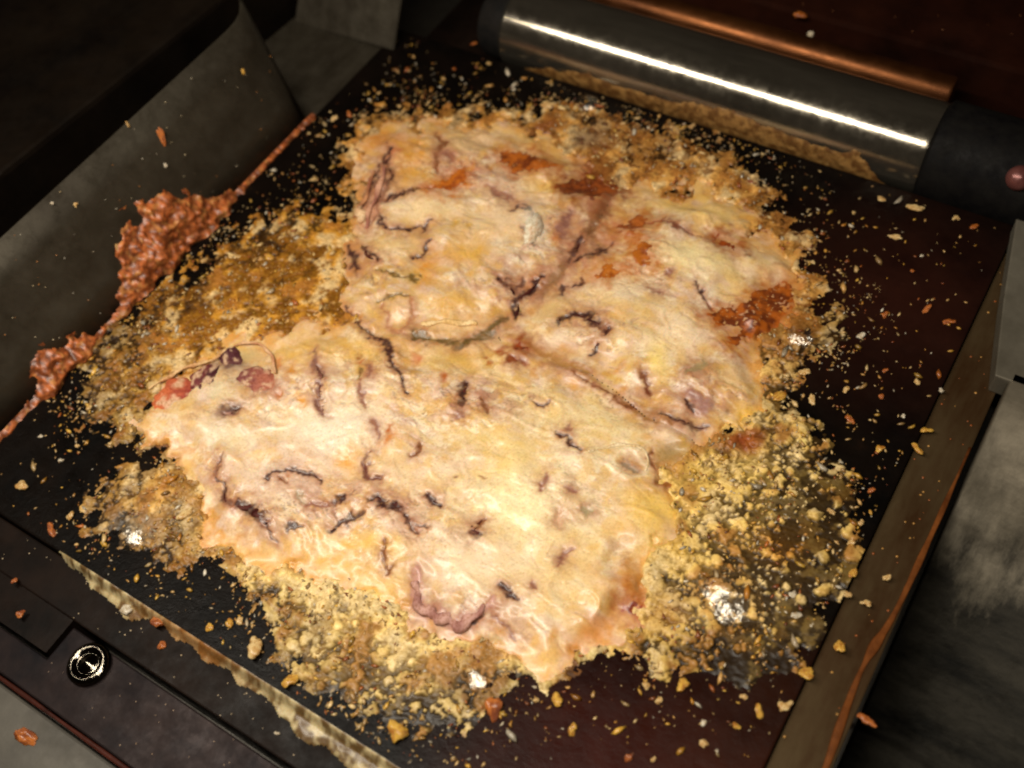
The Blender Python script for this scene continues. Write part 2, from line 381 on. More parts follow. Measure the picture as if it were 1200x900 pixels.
# ------------------------------------------------------------------ the food: one relief over the plate
STEP = 0.00075
nx, ny = int(PW / STEP) + 1, int(PD / STEP) + 1
gx, gy = np.meshgrid(np.arange(nx) * STEP, np.arange(ny) * STEP)
P3 = np.stack([gx, gy, np.zeros_like(gx)], -1)
PX, PY = to_px(P3)
MX, MY = gx * 1000, gy * 1000                       # millimetres on the plate
INDEX = np.arange(nx * ny).reshape(ny, nx)
wob = (fbm(MX / 14, MY / 14, 4, 3) - 0.5) * 56 + (fbm(MX / 6, MY / 6, 2, 5) - 0.5) * 24 + (fbm(MX / 2, MY / 2, 2, 6) - 0.5) * 4
wx = PX + (fbm(MX / 9, MY / 9, 4, 21) - 0.5) * 16 + (fbm(MX / 2.6, MY / 2.6, 2, 27) - 0.5) * 5
wy = PY + (fbm(MX / 9, MY / 9, 4, 22) - 0.5) * 16 + (fbm(MX / 2.6, MY / 2.6, 2, 28) - 0.5) * 5

PANCAKES = {
 'rear': [(425,170),(445,152),(480,147),(520,155),(560,150),(600,150),(640,160),(665,178),(690,195),(692,215),(716,232),(700,262),(674,300),(652,330),(622,345),(602,375),(565,397),(520,398),(470,394),(435,392),(412,362),(410,320),(410,285),(415,255),(425,235),(422,205)],
 'right': [(722,226),(760,223),(810,226),(860,238),(885,256),(892,280),(928,300),(938,325),(918,340),(928,360),(905,390),(882,405),(888,440),(895,480),(862,502),(820,514),(780,502),(757,490),(722,460),(690,438),(650,425),(610,410),(590,402),(606,376),(626,348),(655,332),(678,303),(704,265)],
 'front': [(192,452),(230,428),(270,406),(310,403),(350,383),(400,383),(440,397),(490,402),(560,403),(595,406),(650,429),(690,443),(722,464),(757,494),(780,506),(805,520),(778,545),(795,600),(778,640),(748,660),(752,700),(715,748),(675,765),(640,792),(615,774),(590,762),(545,754),(495,728),(440,690),(375,672),(315,662),(278,645),(250,630),(243,580),(228,548),(188,532),(162,502),(178,472)],
}
PAN = {}
for k, poly in PANCAKES.items():
    PAN[k] = poly_sd(PX, PY, poly)
SDW = {k: PAN[k] + 4 + wob * 0.8 for k in PAN}
soft = (fbm(MX / 16, MY / 16, 2, 3) - 0.5) * 40
INS = np.maximum.reduce([PAN[k] for k in PAN]) + 4 + soft
for path in ([(418,392),(470,397),(530,403),(580,393),(606,372),(640,338),(665,318),(690,285),(712,240)], [(590,403),(650,428),(700,450),(757,492),(800,515)]):
    dseam, _ = path_dist(PX, PY, np.array(path, float))
    for k in SDW: SDW[k] = SDW[k] + 22 * np.exp(-(dseam / 13) ** 2)
inside = np.maximum.reduce([SDW[k] for k in SDW])
# where two pancakes meet the larger distance owns the cell, so they butt along a valley
keys = list(SDW); own = np.argmax(np.stack([SDW[k] for k in keys]), 0)

H = np.zeros_like(PX)                                # millimetres
CL = np.zeros(PX.shape + (3,))
dsm = np.minimum(path_dist(PX, PY, np.array([(418,392),(470,397),(530,403),(580,393),(606,372),(640,338),(665,318),(690,285),(712,240)], float))[0], path_dist(PX, PY, np.array([(590,403),(650,428),(700,450),(757,492),(800,515)], float))[0])
INS = INS + 22 * np.exp(-(dsm / 13) ** 2)
T = sstep(-6, 52, INS) * sstep(-3, 8, inside)
top2 = np.sort(np.stack([SDW[k] for k in keys]), 0)
valley = sstep(0, 16, top2[-1] - np.maximum(top2[-2], -40))
H = 0.4 + 6.5 * T * (0.7 + 0.3 * valley)
H += T * ((fbm(MX / 28, MY / 28, 2, 31) - 0.5) * 7.0 + (vnoise(MX / 10, MY / 10, 33) - 0.5) * 1.5 + (vnoise(MX / 5, MY / 5, 34) - 0.5) * 0.35 + (fbm(MX / 2.4, MY / 2.4, 2, 35) - 0.5) * 0.12)
# folds: ridged noise
rid = 1 - np.abs(2 * fbm(MX / 24 + 3 * fbm(MX / 30, MY / 30, 2, 44), MY / 18, 2, 41) - 1)
H += T * (sstep(0.70, 1.0, rid) * 0.7)
wq = fbm(MX / 34, MY / 34, 3, 46) * 6.0
fold = fbm(MX / 26 + wq, MY / 10 - wq * 0.6, 3, 47)
crease = sstep(0.035, 0.0, np.abs(fold - 0.5)) * sstep(0.42, 0.62, fbm(MX / 20, MY / 20, 2, 48))
H -= T * crease * 0.45

base = {'rear': (216, 184, 136), 'right': (222, 192, 140), 'front': (232, 208, 168)}
for i, k in enumerate(keys): CL[own == i] = lin(base[k])
def blend(mask, c):
    global CL
    CL = CL * (1 - mask[..., None]) + lin(c) * mask[..., None]
n1 = fbm(MX / 16, MY / 16, 4, 51); n2 = fbm(MX / 7, MY / 7, 4, 53); n3 = fbm(MX / 3, MY / 3, 3, 55); n4 = fbm(MX / 1.6, MY / 1.6, 2, 57)
streak = fbm(MX / 18 + wq, MY / 5 - wq, 4, 61)
blend(sstep(0.48, 0.66, n1) * 0.75, (242, 226, 200)); blend(sstep(0.46, 0.30, n1) * 0.7, (214, 172, 96))
pat = fbm(MX / 20 - wq * 0.7, MY / 12 + wq * 0.5, 3, 68)
blend(sstep(0.53, 0.66, pat) * 0.6, (206, 166, 146)); blend(sstep(0.60, 0.72, fbm(MX / 10 + wq, MY / 10, 4, 69)) * 0.6, (196, 138, 56))
blend(sstep(0.52, 0.70, streak) * 0.6, (214, 176, 150)); blend(sstep(0.48, 0.32, streak) * 0.5, (218, 174, 88))
blend(crease * 0.6, (156, 108, 88))
# unsettled places where flesh, skin and batter mix
mess = np.zeros_like(H)
for x, y, rx, ry in [(640,300,60,46),(655,265,30,30),(820,470,70,34),(390,600,120,40),(540,720,70,26),(690,400,60,24),(600,350,60,22),(440,225,30,60),(440,310,40,50),(730,480,60,24),(450,430,60,40),(280,450,60,40),(650,590,70,40),(770,320,60,30),(520,610,90,40),(560,480,110,36),(350,470,90,36),(540,200,90,40)]:
    mess = np.maximum(mess, np.exp(-(((PX - x) / rx) ** 2 + ((PY - y) / ry) ** 2)))
wv = fbm(MX / 9, MY / 9, 3, 62) * 3.0
vein = sstep(0.045, 0.0, np.abs(fbm(MX / 11 + wv, MY / 6 - wv, 3, 63) - 0.5)); vein2 = sstep(0.04, 0.0, np.abs(fbm(MX / 7 - wv, MY / 8 + wv, 3, 64) - 0.48))
mott = fbm(MX / 6 + wv, MY / 3.5, 3, 65)
blend(mess * sstep(0.50, 0.64, mott) * 0.75, (176, 126, 104)); blend(mess * sstep(0.48, 0.34, mott) * 0.6, (244, 228, 204))
blend(mess * vein * 0.85, (98, 52, 40)); blend(mess * vein2 * sstep(0.45, 0.6, n2) * 0.6, (142, 92, 60))
blend(0.5 * vein2 * sstep(0.5, 0.65, n1), (176, 128, 96))
H -= T * mess * (vein * 0.4 + vein2 * 0.2); H += T * mess * (mott - 0.5) * 1.0
blend(sstep(0.53, 0.72, n2) * 0.6, (218, 168, 72))
blend(sstep(0.55, 0.78, fbm(MX / 9, MY / 9, 3, 59)) * 0.5, (226, 196, 172))
blend(sstep(0.62, 0.80, n3) * 0.35, (196, 142, 78))
# browned rim
rimn = sstep(30, 0, inside + (n2 - 0.5) * 60) * sstep(0.35, 0.6, n1)
blend(rimn * 0.85, (212, 148, 54)); blend(sstep(10, -2, inside + (n3 - 0.5) * 20) * sstep(0.4, 0.6, n2) * 0.6, (176, 110, 40))

def splat(x, y, rx, ry, c, s=0.8, ang=0, dh=0.0, hard=False):
    a = math.radians(ang); dx, dy = wx - x, wy - y
    u = (dx * math.cos(a) + dy * math.sin(a)) / rx; v = (-dx * math.sin(a) + dy * math.cos(a)) / ry
    q = np.hypot(u, v)
    m = (sstep(1.15, 0.75, q) if hard else np.exp(-(q ** 2) * 1.2)) * (0.75 + 0.5 * n3)
    m = np.clip(m * s, 0, 1)
    if c is not None: blend(m, c)
    if dh:
        global H
        H = H + dh * np.exp(-(q ** 2) * 1.4) * T
    return m
# broad colour and volume
for s in [
 (385,505,70,38,(243,228,204),.85,0,1.5),(330,572,55,26,(228,205,184),.8,8,1.0),(262,515,32,20,(228,216,188),.8,0,1.2),(560,522,45,20,(214,186,112),.5),
 (605,545,30,22,(232,198,96),.6),(620,600,95,62,(250,232,184),.85,0,1.5),(560,675,80,38,(240,220,190),.8,0,1.2),(640,690,70,36,(232,204,150),.6),
 (300,655,50,14,(222,164,60),.7,20),(390,660,60,20,(226,176,76),.6,10),(455,690,40,30,(230,190,100),.6),(760,612,32,46,(234,192,92),.75),(742,690,24,34,(186,112,34),.75,0,-1.0),
 (695,742,34,14,(206,130,40),.8,-30),(642,775,18,20,(232,184,84),.8),(420,412,90,24,(222,178,88),.65),(540,425,70,22,(218,180,88),.55),(640,500,60,30,(232,206,150),.5),
 (700,500,60,30,(234,210,150),.6,20,1.0),(470,560,60,22,(238,214,180),.6),(430,640,60,12,(232,190,100),.7,10),
 (485,187,24,20,(216,146,38),.8),(478,217,26,14,(222,164,60),.7),(450,165,26,14,(196,120,46),.7),(505,252,52,17,(236,210,164),.9,-4,2.2),(545,175,40,18,(218,182,132),.8,0,1.4),
 (598,222,30,14,(242,220,190),.85,0,1.0),(595,270,50,26,(236,206,166),.7,0,1.2),(465,296,36,15,(222,190,140),.8,0,2.0),(500,322,10,22,(214,140,40),.8,30),(552,305,26,16,(228,176,80),.7),
 (528,365,36,14,(212,162,62),.75,0,.8),(594,366,14,10,(206,164,56),.7),(468,372,16,13,(222,184,136),.7,0,1.4),(540,385,44,6,(240,206,150),.8,-5,1.5),(620,195,30,10,(232,196,120),.6),
 (620,170,30,12,(226,190,120),.7),(640,225,30,16,(232,190,96),.7),(640,180,24,14,(216,164,80),.6),(650,320,30,14,(222,186,150),.6),
 (800,312,62,22,(242,222,170),.85,8,1.6),(825,258,60,16,(228,192,112),.8,10,1.8),(720,345,52,24,(238,212,172),.8,0,1.0),(725,245,22,16,(230,194,104),.7,-40,1.2),(645,365,22,18,(222,190,124),.8,0,1.6),
 (650,400,26,8,(244,220,188),.85,0,1.0),(640,417,40,7,(220,168,70),.7),(610,402,20,10,(228,182,92),.7),(795,395,40,30,(240,218,184),.7,0,1.0),(770,430,14,24,(242,214,130),.8),
 (875,490,24,14,(234,188,78),.8),(900,315,22,20,(226,196,150),.7),(680,425,14,9,(242,224,196),.85,0,1.4),(720,400,30,14,(236,204,150),.6),(860,450,24,22,(226,186,128),.6),
 (835,350,10,6,(238,222,196),.8),(790,535,26,14,(140,110,48),.75),(800,580,26,14,(190,130,46),.6),(775,600,30,16,(236,196,90),.6),
]:
    x, y, rx, ry, c = s[:5]; splat(x, y, rx, ry, c, s[5], s[6] if len(s) > 6 else 0, s[7] if len(s) > 7 else 0)
# small orange and brown specks
for x, y, r, c in [(330,467,7,(184,100,18)),(343,438,9,(206,136,40)),(325,430,6,(196,112,34)),(360,478,8,(214,150,50)),(460,522,9,(198,120,34)),(463,512,5,(184,100,30)),(521,449,6,(176,92,28)),(486,423,9,(190,112,58)),
  (427,427,4,(190,92,20)),(421,419,4,(150,84,24)),(573,432,4,(170,88,20)),(568,422,4,(170,96,28)),(612,411,8,(150,62,20)),(588,413,6,(160,80,24)),(345,565,4,(196,130,80)),(410,548,14,(222,160,70)),(656,285,9,(212,126,44)),(462,186,8,(206,120,70)),(588,340,5,(190,90,40)),
  (533,268,5,(206,160,70)),(552,270,4,(210,160,60)),(625,335,6,(170,80,40)),(775,320,5,(214,170,90)),(875,305,3.5,(96,60,20)),(810,252,3.5,(150,90,30)),(850,485,3,(120,80,20)),(566,566,2.5,(150,90,40)),(533,567,2.5,(140,80,40)),(640,505,4,(190,140,60))]:
    splat(x, y, r, r, c, 0.95, 0, -0.4)
# squid skin showing in folds: path, width, tint, groove depth
D = (56, 20, 18); Mv = (148, 98, 78); Bn = (124, 70, 28); Ol = (112, 84, 36); Pk = (198, 144, 114)
STROKES = [
 ([(716,228),(704,252),(690,278),(676,300)],15,(128,84,48),None),([(662,318),(645,336),(630,350)],13,(140,98,60),None),([(612,402),(650,424),(690,440)],9,(168,120,62),None),([(730,470),(757,488),(785,503)],9,(160,112,56),None),([(690,205),(712,225),(735,222)],14,(120,66,26),None),
 ([(446,196),(441,214),(431,232),(425,248)],7,D,'rear'),([(458,178),(455,196),(461,212),(451,230),(441,248),(436,263)],6,D,'rear'),
 ([(453,206),(449,222),(441,240),(434,256),(431,266)],6,Pk,None),([(454,239),(480,231),(507,229)],4.5,D,'rear'),([(444,258),(455,271),(471,277),(490,275),(508,267)],5,D,'rear'),
 ([(514,160),(520,175),(513,190),(516,206)],5,Bn,None),([(520,188),(534,196)],7,Mv,None),([(572,229),(588,234),(606,241)],7,Mv,None),([(426,290),(431,302),(444,313)],7,D,'rear'),([(488,309),(498,300),(506,291)],4.5,D,'rear'),
 ([(409,290),(412,305),(416,322)],8,D,None),([(445,325),(470,333),(492,328)],4,Ol,None),([(446,360),(468,355),(486,358)],4,Ol,None),([(455,366),(453,378),(461,388),(476,388),(486,378),(487,363)],4,(176,120,80),None),
 ([(485,394),(510,401),(530,407),(556,402),(576,389),(592,376)],9,(104,80,36),None),([(407,364),(418,378),(430,392),(446,402),(458,418),(465,435),(475,447),(479,463),(482,473)],5,D,'front'),
 ([(586,334),(597,344),(602,351)],8,D,'rear'),([(600,346),(612,331)],5,D,'rear'),([(604,374),(609,357),(622,342),(637,331)],8,D,'right'),([(600,252),(613,250),(628,262),(635,281)],3.5,D,None),([(616,279),(626,291)],5,D,'rear'),
 ([(668,256),(661,272),(664,284)],8,(140,92,80),None),([(668,310),(675,296),(682,284)],7,D,'rear'),([(676,312),(690,305),(703,297),(718,287)],7,D,'right'),([(652,380),(668,376),(690,380),(705,388),(714,393)],8,D,'right'),([(712,390),(708,398)],6,D,None),
 ([(692,416),(701,409)],6,D,'right'),([(660,351),(664,338)],5,D,None),([(671,342),(682,335)],4.5,D,'right'),([(746,272),(768,267),(790,271),(806,280),(817,284)],5,(120,66,44),'right'),([(815,344),(825,355),(830,371)],4,D,'right'),
 ([(783,322),(788,328)],7,Mv,None),([(762,344),(776,350)],6,Mv,None),([(752,442),(757,453),(762,463)],7,(112,50,20),'right'),([(806,447),(826,433)],10,(160,138,96),None),([(772,491),(790,497),(811,502),(832,504)],6,D,'right'),
 ([(808,470),(826,486)],14,(160,118,110),None),([(804,478),(815,488)],5,D,'right'),([(668,440),(685,450),(702,458)],3.5,Bn,None),([(700,455),(716,466),(731,475),(746,478)],3.5,Bn,'right'),([(768,569),(786,566),(806,561)],9,(146,84,28),None),([(762,535),(768,551)],5,Bn,None),
 ([(372,418),(375,440),(380,456),(380,474),(384,490)],7,(128,84,72),'front'),([(425,434),(427,456)],4,Ol,None),([(437,434),(438,452)],6,Mv,None),([(428,460),(431,482)],3.5,Mv,None),([(439,503),(448,516)],6,Mv,None),([(483,538),(497,534)],6,Bn,None),
 ([(437,538),(432,556),(436,567),(450,568)],6,(110,60,48),'front'),([(551,458),(546,470),(540,482)],9,D,'front'),([(537,490),(543,496)],7,Mv,None),([(571,480),(576,489)],7,Bn,None),([(624,475),(632,482),(641,479)],4,D,'front'),([(651,511),(662,519),(672,528),(681,534)],5,D,'front'),
 ([(668,503),(671,513)],6,Mv,None),([(594,421),(604,428),(614,431)],5,Bn,None),([(262,539),(260,555),(255,566)],5,(120,80,60),'front'),([(256,569),(266,576),(268,588),(273,598),(286,600)],6,D,'front'),([(284,599),(298,604),(310,612),(319,621)],13,D,'front'),
 ([(318,620),(322,632),(326,641)],5,D,'front'),([(316,573),(322,564),(335,560),(347,557),(361,562),(379,570)],5,D,'front'),([(329,570),(339,578)],5,Bn,None),([(353,586),(363,593)],10,(170,150,122),None),([(342,630),(345,623),(357,622)],5,D,'front'),
 ([(389,626),(405,618),(420,612),(429,607)],6,D,'front'),([(392,601),(403,593),(409,587)],7,D,'front'),([(364,598),(388,601)],7,Mv,None),([(434,595),(446,592),(457,597),(471,598),(477,604)],9,D,'front'),([(480,609),(485,621),(490,631)],6,D,'front'),([(491,619),(501,626)],5,D,None),
 ([(504,584),(510,590),(517,596)],7,D,'front'),([(553,626),(564,631)],11,D,'front'),([(558,622),(567,613)],6,Bn,'front'),([(640,564),(638,581)],8,Mv,None),([(655,604),(657,622)],10,(206,164,128),None),([(668,580),(676,582)],8,Mv,None),([(682,604),(692,608)],9,(168,150,112),None),
 ([(657,669),(662,658),(669,651)],6,Mv,None),([(730,550),(744,553)],6,(150,128,104),None),([(491,676),(489,698),(495,714),(510,722),(526,730),(541,735),(556,727),(570,718),(580,713)],14,(188,140,126),None),([(496,712),(512,723)],6,D,'front'),
 ([(540,738),(556,734),(570,724)],4,D,'front'),([(591,696),(600,702),(607,707)],8,D,'front'),([(581,724),(592,735),(600,745),(606,753)],3,Mv,None),([(624,692),(630,698)],6,Mv,None),([(454,644),(450,658),(455,671),(466,667)],5,Bn,None),
 ([(266,496),(276,491),(284,486)],7,D,'front'),([(300,470),(318,455)],8,(120,62,60),None),
]
for pts, w, c, owner in STROKES:
    sm = smooth_path(pts, 5)
    d, tt = path_dist(wx, wy, sm)
    ww = w * (0.55 + 0.45 * np.sin(np.pi * np.clip(tt, 0.08, 0.92)))
    blend(np.clip(np.exp(-(d / (ww * 1.9)) ** 2) * 0.72 * (0.25 + 1.3 * n3), 0, 1), (170, 114, 84) if c != Ol else (190, 150, 70))
    core = sstep(ww * 1.0, ww * 0.1, d + (n4 - 0.5) * ww * 0.7) * np.clip(0.55 + 0.95 * n3, 0, 1)
    blend(np.clip(core * 0.97, 0, 1), c)
    dep = 0.5 if c in (Mv, Pk) else 0.9
    sgn = 1.0 if c == Pk or w > 12 else -1.0
    H = H + T * (sgn * dep * sstep(ww * 0.8, 0, d) + 0.25 * np.exp(-((d - ww * 1.9) / (ww * 1.1)) ** 2))
# white squid flesh piece and sucker ring
splat(628, 273, 11, 20, (226, 216, 196), 0.95, -25, 2.2); splat(640, 205, 18, 8, (214, 190, 150), .8, 20, 1.0)
d, _ = path_dist(wx, wy, np.array([(738 + 20 * math.cos(t), 548 + 15 * math.sin(t)) for t in np.linspace(0, 2 * math.pi, 30)]))
blend(np.exp(-(d / 4) ** 2) * 0.5, (236, 222, 190)); H += T * 0.9 * np.exp(-(d / 4) ** 2)
# pocket of the squid head at the left
splat(262, 446, 66, 34, (214, 176, 122), 0.55, -20, -1.5)
splat(262, 462, 18, 14, (220, 204, 168), 0.9); splat(290, 418, 22, 12, (196, 170, 118), 0.9); splat(243, 470, 10, 9, (222, 196, 176), 0.9)
splat(302, 452, 22, 16, (142, 92, 80), 0.8); splat(272, 428, 18, 12, (84, 44, 52), 0.95, 20); splat(318, 455, 8, 12, (176, 110, 82), 0.7)
splat(272, 490, 16, 8, (80, 44, 38), 0.95, -25, -1.0); splat(272, 494, 6, 3, (214, 160, 140), 0.9)
fine = fbm(MX / 1.3, MY / 1.3, 2, 71)
H += T * (fine - 0.5) * 0.10
# tiny burst-bubble pits
f1, f2, idc = worley(MX / 4.2, MY / 4.2, 77)
pit = sstep(0.16, 0.06, f1) * (idc > 0.62)
H -= T * pit * 0.4; blend(pit * 0.5, (190, 136, 70))

# sauce patches
SAUCES = [
 ([(586,187),(600,183),(626,185),(640,197),(650,203),(626,209),(602,207),(590,200)],'rear',(170,90,26),(112,50,18)),
 ([(503,232),(520,221),(548,207),(554,213),(536,227),(515,234)],'rear',(190,104,30),(156,76,24)),
 ([(655,224),(680,214),(700,197),(726,199),(731,212),(712,233),(695,241),(680,233),(660,233)],'rear',(138,68,24),(92,40,18)),
 ([(720,277),(735,261),(750,257),(764,268),(747,281),(735,283)],'right',(170,92,36),(124,60,24)),
 ([(742,296),(756,291),(766,302),(764,316),(748,320),(742,310)],'right',(180,100,26),(136,66,18)),
 ([(698,326),(712,316),(728,320),(722,331),(706,333)],'right',(184,104,28),(146,72,18)),
 ([(826,379),(836,369),(862,367),(886,344),(912,329),(930,335),(922,366),(906,393),(882,397),(864,414),(853,406),(868,392),(838,393)],'right',(168,86,22),(104,46,16)),
 ([(836,284),(850,287),(864,297),(856,300),(845,294)],'right',(150,66,18),(120,50,14)),
 ([(726,712),(740,706),(752,712),(744,723),(730,722)],'front',(160,74,34),(120,44,20)),
 ([(604,410),(613,404),(621,409),(615,418),(605,417)],'front',(142,60,18),(100,34,10)),
]
for poly, k, c0, c1 in SAUCES:
    sd = poly_sd(wx, wy, poly); blend(sstep(-24, 3, sd + (n3 - 0.5) * 22) * 0.85 * np.clip(0.3 + n2, 0, 1), c0)
def grid_mesh(name, mask, Hm, mat, cols, parent=None):
    """mesh of the grid cells whose four corners lie in the mask"""
    c = mask[:-1, :-1] & mask[1:, :-1] & mask[:-1, 1:] & mask[1:, 1:]
    q = np.stack([INDEX[:-1, :-1][c], INDEX[:-1, 1:][c], INDEX[1:, 1:][c], INDEX[1:, :-1][c]], 1)
    u, inv = np.unique(q, return_inverse=True)
    V = np.stack([gx.ravel()[u], gy.ravel()[u], Hm.ravel()[u] / 1000.0], 1)
    o = mesh_obj(name, V, inv.reshape(-1, 4), mat, None, cols.reshape(-1, 3)[u])
    return child(o, parent) if parent is not None else o

H = np.where(inside > -6, np.maximum(H, 0.35), H)
PANOBJ = {}
info = {
 'rear': ('battered_squid', 'cream battered squid piece at the back with pale white flesh and purple tentacle folds', (545, 280)),
 'right': ('battered_squid', 'cream yellow battered squid piece on the right beside the deep red sauce smear', (770, 360)),
 'front': ('battered_squid', 'largest battered squid piece in front with red squid head showing at its left end', (500, 580)),
}
SX = np.zeros_like(H)
for i, k in enumerate(keys):
    nm, lb, c = info[k]; p = un(*c)
    e = empty(nm, (p[0], p[1], 0.0), lb, 'squid', 'battered squid pieces frying on the griddle'); PANOBJ[k] = e
    m = (own == i) & (inside > -3)
    mm = m.copy()                                    # one cell of overlap so that no slit opens between neighbours
    mm[1:] |= m[:-1]; mm[:, 1:] |= m[:, :-1]
    mm &= inside > -3
    Hk = H * np.where(inside < 3, sstep(-4, 3, inside) * 0.85 + 0.15, 1.0) + (0.05 * i)
    grid_mesh('batter', mm, Hk, BATTER, CL, e)
def hat(x, y):
    """food height in metres at a photograph point on the plate"""
    p = un(x, y); j = int(np.clip(round(p[0] / STEP), 0, nx - 1)); i = int(np.clip(round(p[1] / STEP), 0, ny - 1))
    return p[0], p[1], H[i, j] / 1000.0
for poly, k, c0, c1 in SAUCES:
    sd = poly_sd(wx, wy, poly) + 3 + (n3 - 0.5) * 10 + (n2 - 0.5) * 8
    m = sd > -2.5
    off = -0.35 + 0.5 * sstep(-2.0, 6, sd) + (n4 - 0.5) * 0.5
    f = sstep(0.40, 0.62, n2 * 0.5 + n3 * 0.5)[..., None]
    cc = lin(c0) * f + lin(c1) * (1 - f)
    grid_mesh('sauce_smear', m, np.maximum(H, 0.5) + off, SAUCE, cc, PANOBJ[k])

# squid strips: half sunk tapering strips of purple skin in the folds
def strip(pts, w, owner, c0, c1, rise=0.0, name='squid_strip', zs=0.55):
    sm = smooth_path(pts, 9); n = len(sm); seg = 8
    C = np.array([hat(*p) for p in sm]); 
    z = C[:, 2].copy()
    for _ in range(2): z[1:-1] = (z[:-2] + 2 * z[1:-1] + z[2:]) / 4
    C[:, 2] = z + rise
    r0 = w * 0.5 / 1.87 / 1000.0
    V = []; K = []; ph = random.random() * 9
    for i in range(n):
        t = i / (n - 1); tg = C[min(i + 1, n - 1)] - C[max(i - 1, 0)]; tg[2] = 0; tg /= np.linalg.norm(tg) + 1e-9
        nr = np.array([-tg[1], tg[0], 0])
        r = r0 * (0.28 + 0.72 * math.sin(math.pi * (0.08 + 0.84 * t)) ** 0.8) * (0.45 + 0.9 * float(vnoise(np.array([ph + i * 0.28]), np.array([ph]), 5)[0]))
        wob_ = nr * r0 * 0.35 * math.sin(ph * 2 + i * 0.45)
        for k in range(seg):
            a = 2 * math.pi * k / seg; j = 1 + 0.18 * math.sin(ph + 2.1 * k + i * 0.4)
            V.append(C[i] + wob_ + nr * r * j * math.cos(a) + np.array([0, 0, 1.0]) * r * zs * j * math.sin(a))
            f = 0.5 + 0.5 * math.sin(ph + i * 0.4 + k * 0.5); K.append(lin(c0) * f + lin(c1) * (1 - f))
    Fc = [(i * seg + k, i * seg + (k + 1) % seg, (i + 1) * seg + (k + 1) % seg, (i + 1) * seg + k) for i in range(n - 1) for k in range(seg)]
    Fc.append(tuple(range(seg))[::-1]); Fc.append(tuple(range((n - 1) * seg, n * seg)))
    return child(mesh_obj(name, V, Fc, SKIN, None, np.array(K)), PANOBJ[owner])
for pts, w, c, owner in STROKES:
    if owner and c != Mv and w >= 6:
        strip(pts, w * 0.7, owner, c, (88, 44, 38), -0.0003, 'squid_strip', 0.22)
strip([(453,204),(449,222),(441,240),(434,256),(430,270)], 9, 'rear', (206,156,128), (160,104,90), 0.0008, 'tentacle', 0.8)
strip([(440,206),(433,226),(424,244),(414,256)], 6, 'rear', (196,140,100), (150,92,70), 0.0010, 'tentacle', 0.8)
strip([(424,246),(424,256),(427,264)], 14, 'rear', (232,200,160), (214,170,130), 0.001, 'tentacle', 0.7)
strip([(492,688),(490,702),(497,716),(511,723),(526,731),(541,735),(556,727),(571,717)], 13, 'front', (196,152,140), (160,112,104), 0.0004, 'tentacle', 0.6)
strip([(176,458),(196,447),(212,437),(230,430),(248,427),(262,417),(276,408)], 5, 'front', (226,190,140), (200,150,104), 0.0025, 'skin_fold', 0.9)
strip([(276,408),(292,404),(308,408),(318,418),(324,432),(326,446)], 4.5, 'front', (222,180,140), (196,140,104), 0.002, 'skin_fold', 0.9)
strip([(495,384),(520,383),(546,381),(560,383)], 8, 'rear', (240,210,160), (222,182,120), 0.0006, 'skin_fold', 0.7)
strip([(690,538),(712,530),(730,527),(750,530),(760,542),(756,556)], 4, 'front', (236,216,180), (216,186,140), 0.0002, 'skin_fold', 0.6)
def lump(name, x, y, rx, ry, rz, ang, cols, owner, seed, sink=0.35):
    """smooth uneven lump of squid seated in the batter"""
    bm = bmesh.new(); bmesh.ops.create_icosphere(bm, subdivisions=4, radius=1.0)
    V = np.array([v.co[:] for v in bm.verts]); Fc = np.array([[v.index for v in f.verts] for f in bm.faces]); bm.free()
    q = fbm(V[:, 0] * 1.6 + seed, V[:, 1] * 1.6 + V[:, 2], 3, seed); q2 = fbm(V[:, 0] * 5 + seed, V[:, 1] * 5 + V[:, 2] * 3, 3, seed + 5)
    V = V * (0.55 + 0.62 * q + 0.34 * q2)[:, None]
    a = math.radians(ang); S = V * np.array([rx, ry, rz]) / 1000.0
    X = S[:, 0] * math.cos(a) - S[:, 1] * math.sin(a); Y = S[:, 0] * math.sin(a) + S[:, 1] * math.cos(a)
    c = hat(x, y); O = np.stack([X + c[0], Y + c[1], S[:, 2] + c[2] - sink * rz / 1000.0], 1)
    g = sstep(0.25, 0.75, (V[:, 0] * 0.5 + 0.5) * 0.7 + q2 * 0.5 - 0.1)[:, None]
    K = lin(cols[0]) * (1 - g) + lin(cols[1]) * g
    q3 = fbm(V[:, 0] * 3 + seed * 2, V[:, 1] * 3 + V[:, 2], 3, seed + 8); w3 = sstep(0.57, 0.68, q3)[:, None] * 0.8; K = K * (1 - w3) + lin((214, 178, 146)) * w3
    return child(mesh_obj(name, O, Fc, SKIN, None, K), PANOBJ[owner])
lump('squid_head', 210, 464, 17, 13, 4.5, 30, [(206, 110, 70), (150, 66, 58)], 'front', 3, 0.3)
lump('squid_flap', 242, 447, 9, 11, 3.2, 10, [(120, 60, 60), (70, 34, 42)], 'front', 9, 0.45)
lump('squid_flap', 272, 427, 13, 8, 3.0, -30, [(78, 40, 50), (110, 70, 66)], 'front', 14, 0.4)
lump('squid_flap', 302, 454, 14, 11, 3.0, 20, [(128, 74, 72), (172, 104, 84)], 'front', 19, 0.5)
lump('squid_flesh', 626, 276, 6, 12, 4.0, 20, [(230, 220, 198), (206, 190, 166)], 'rear', 25)

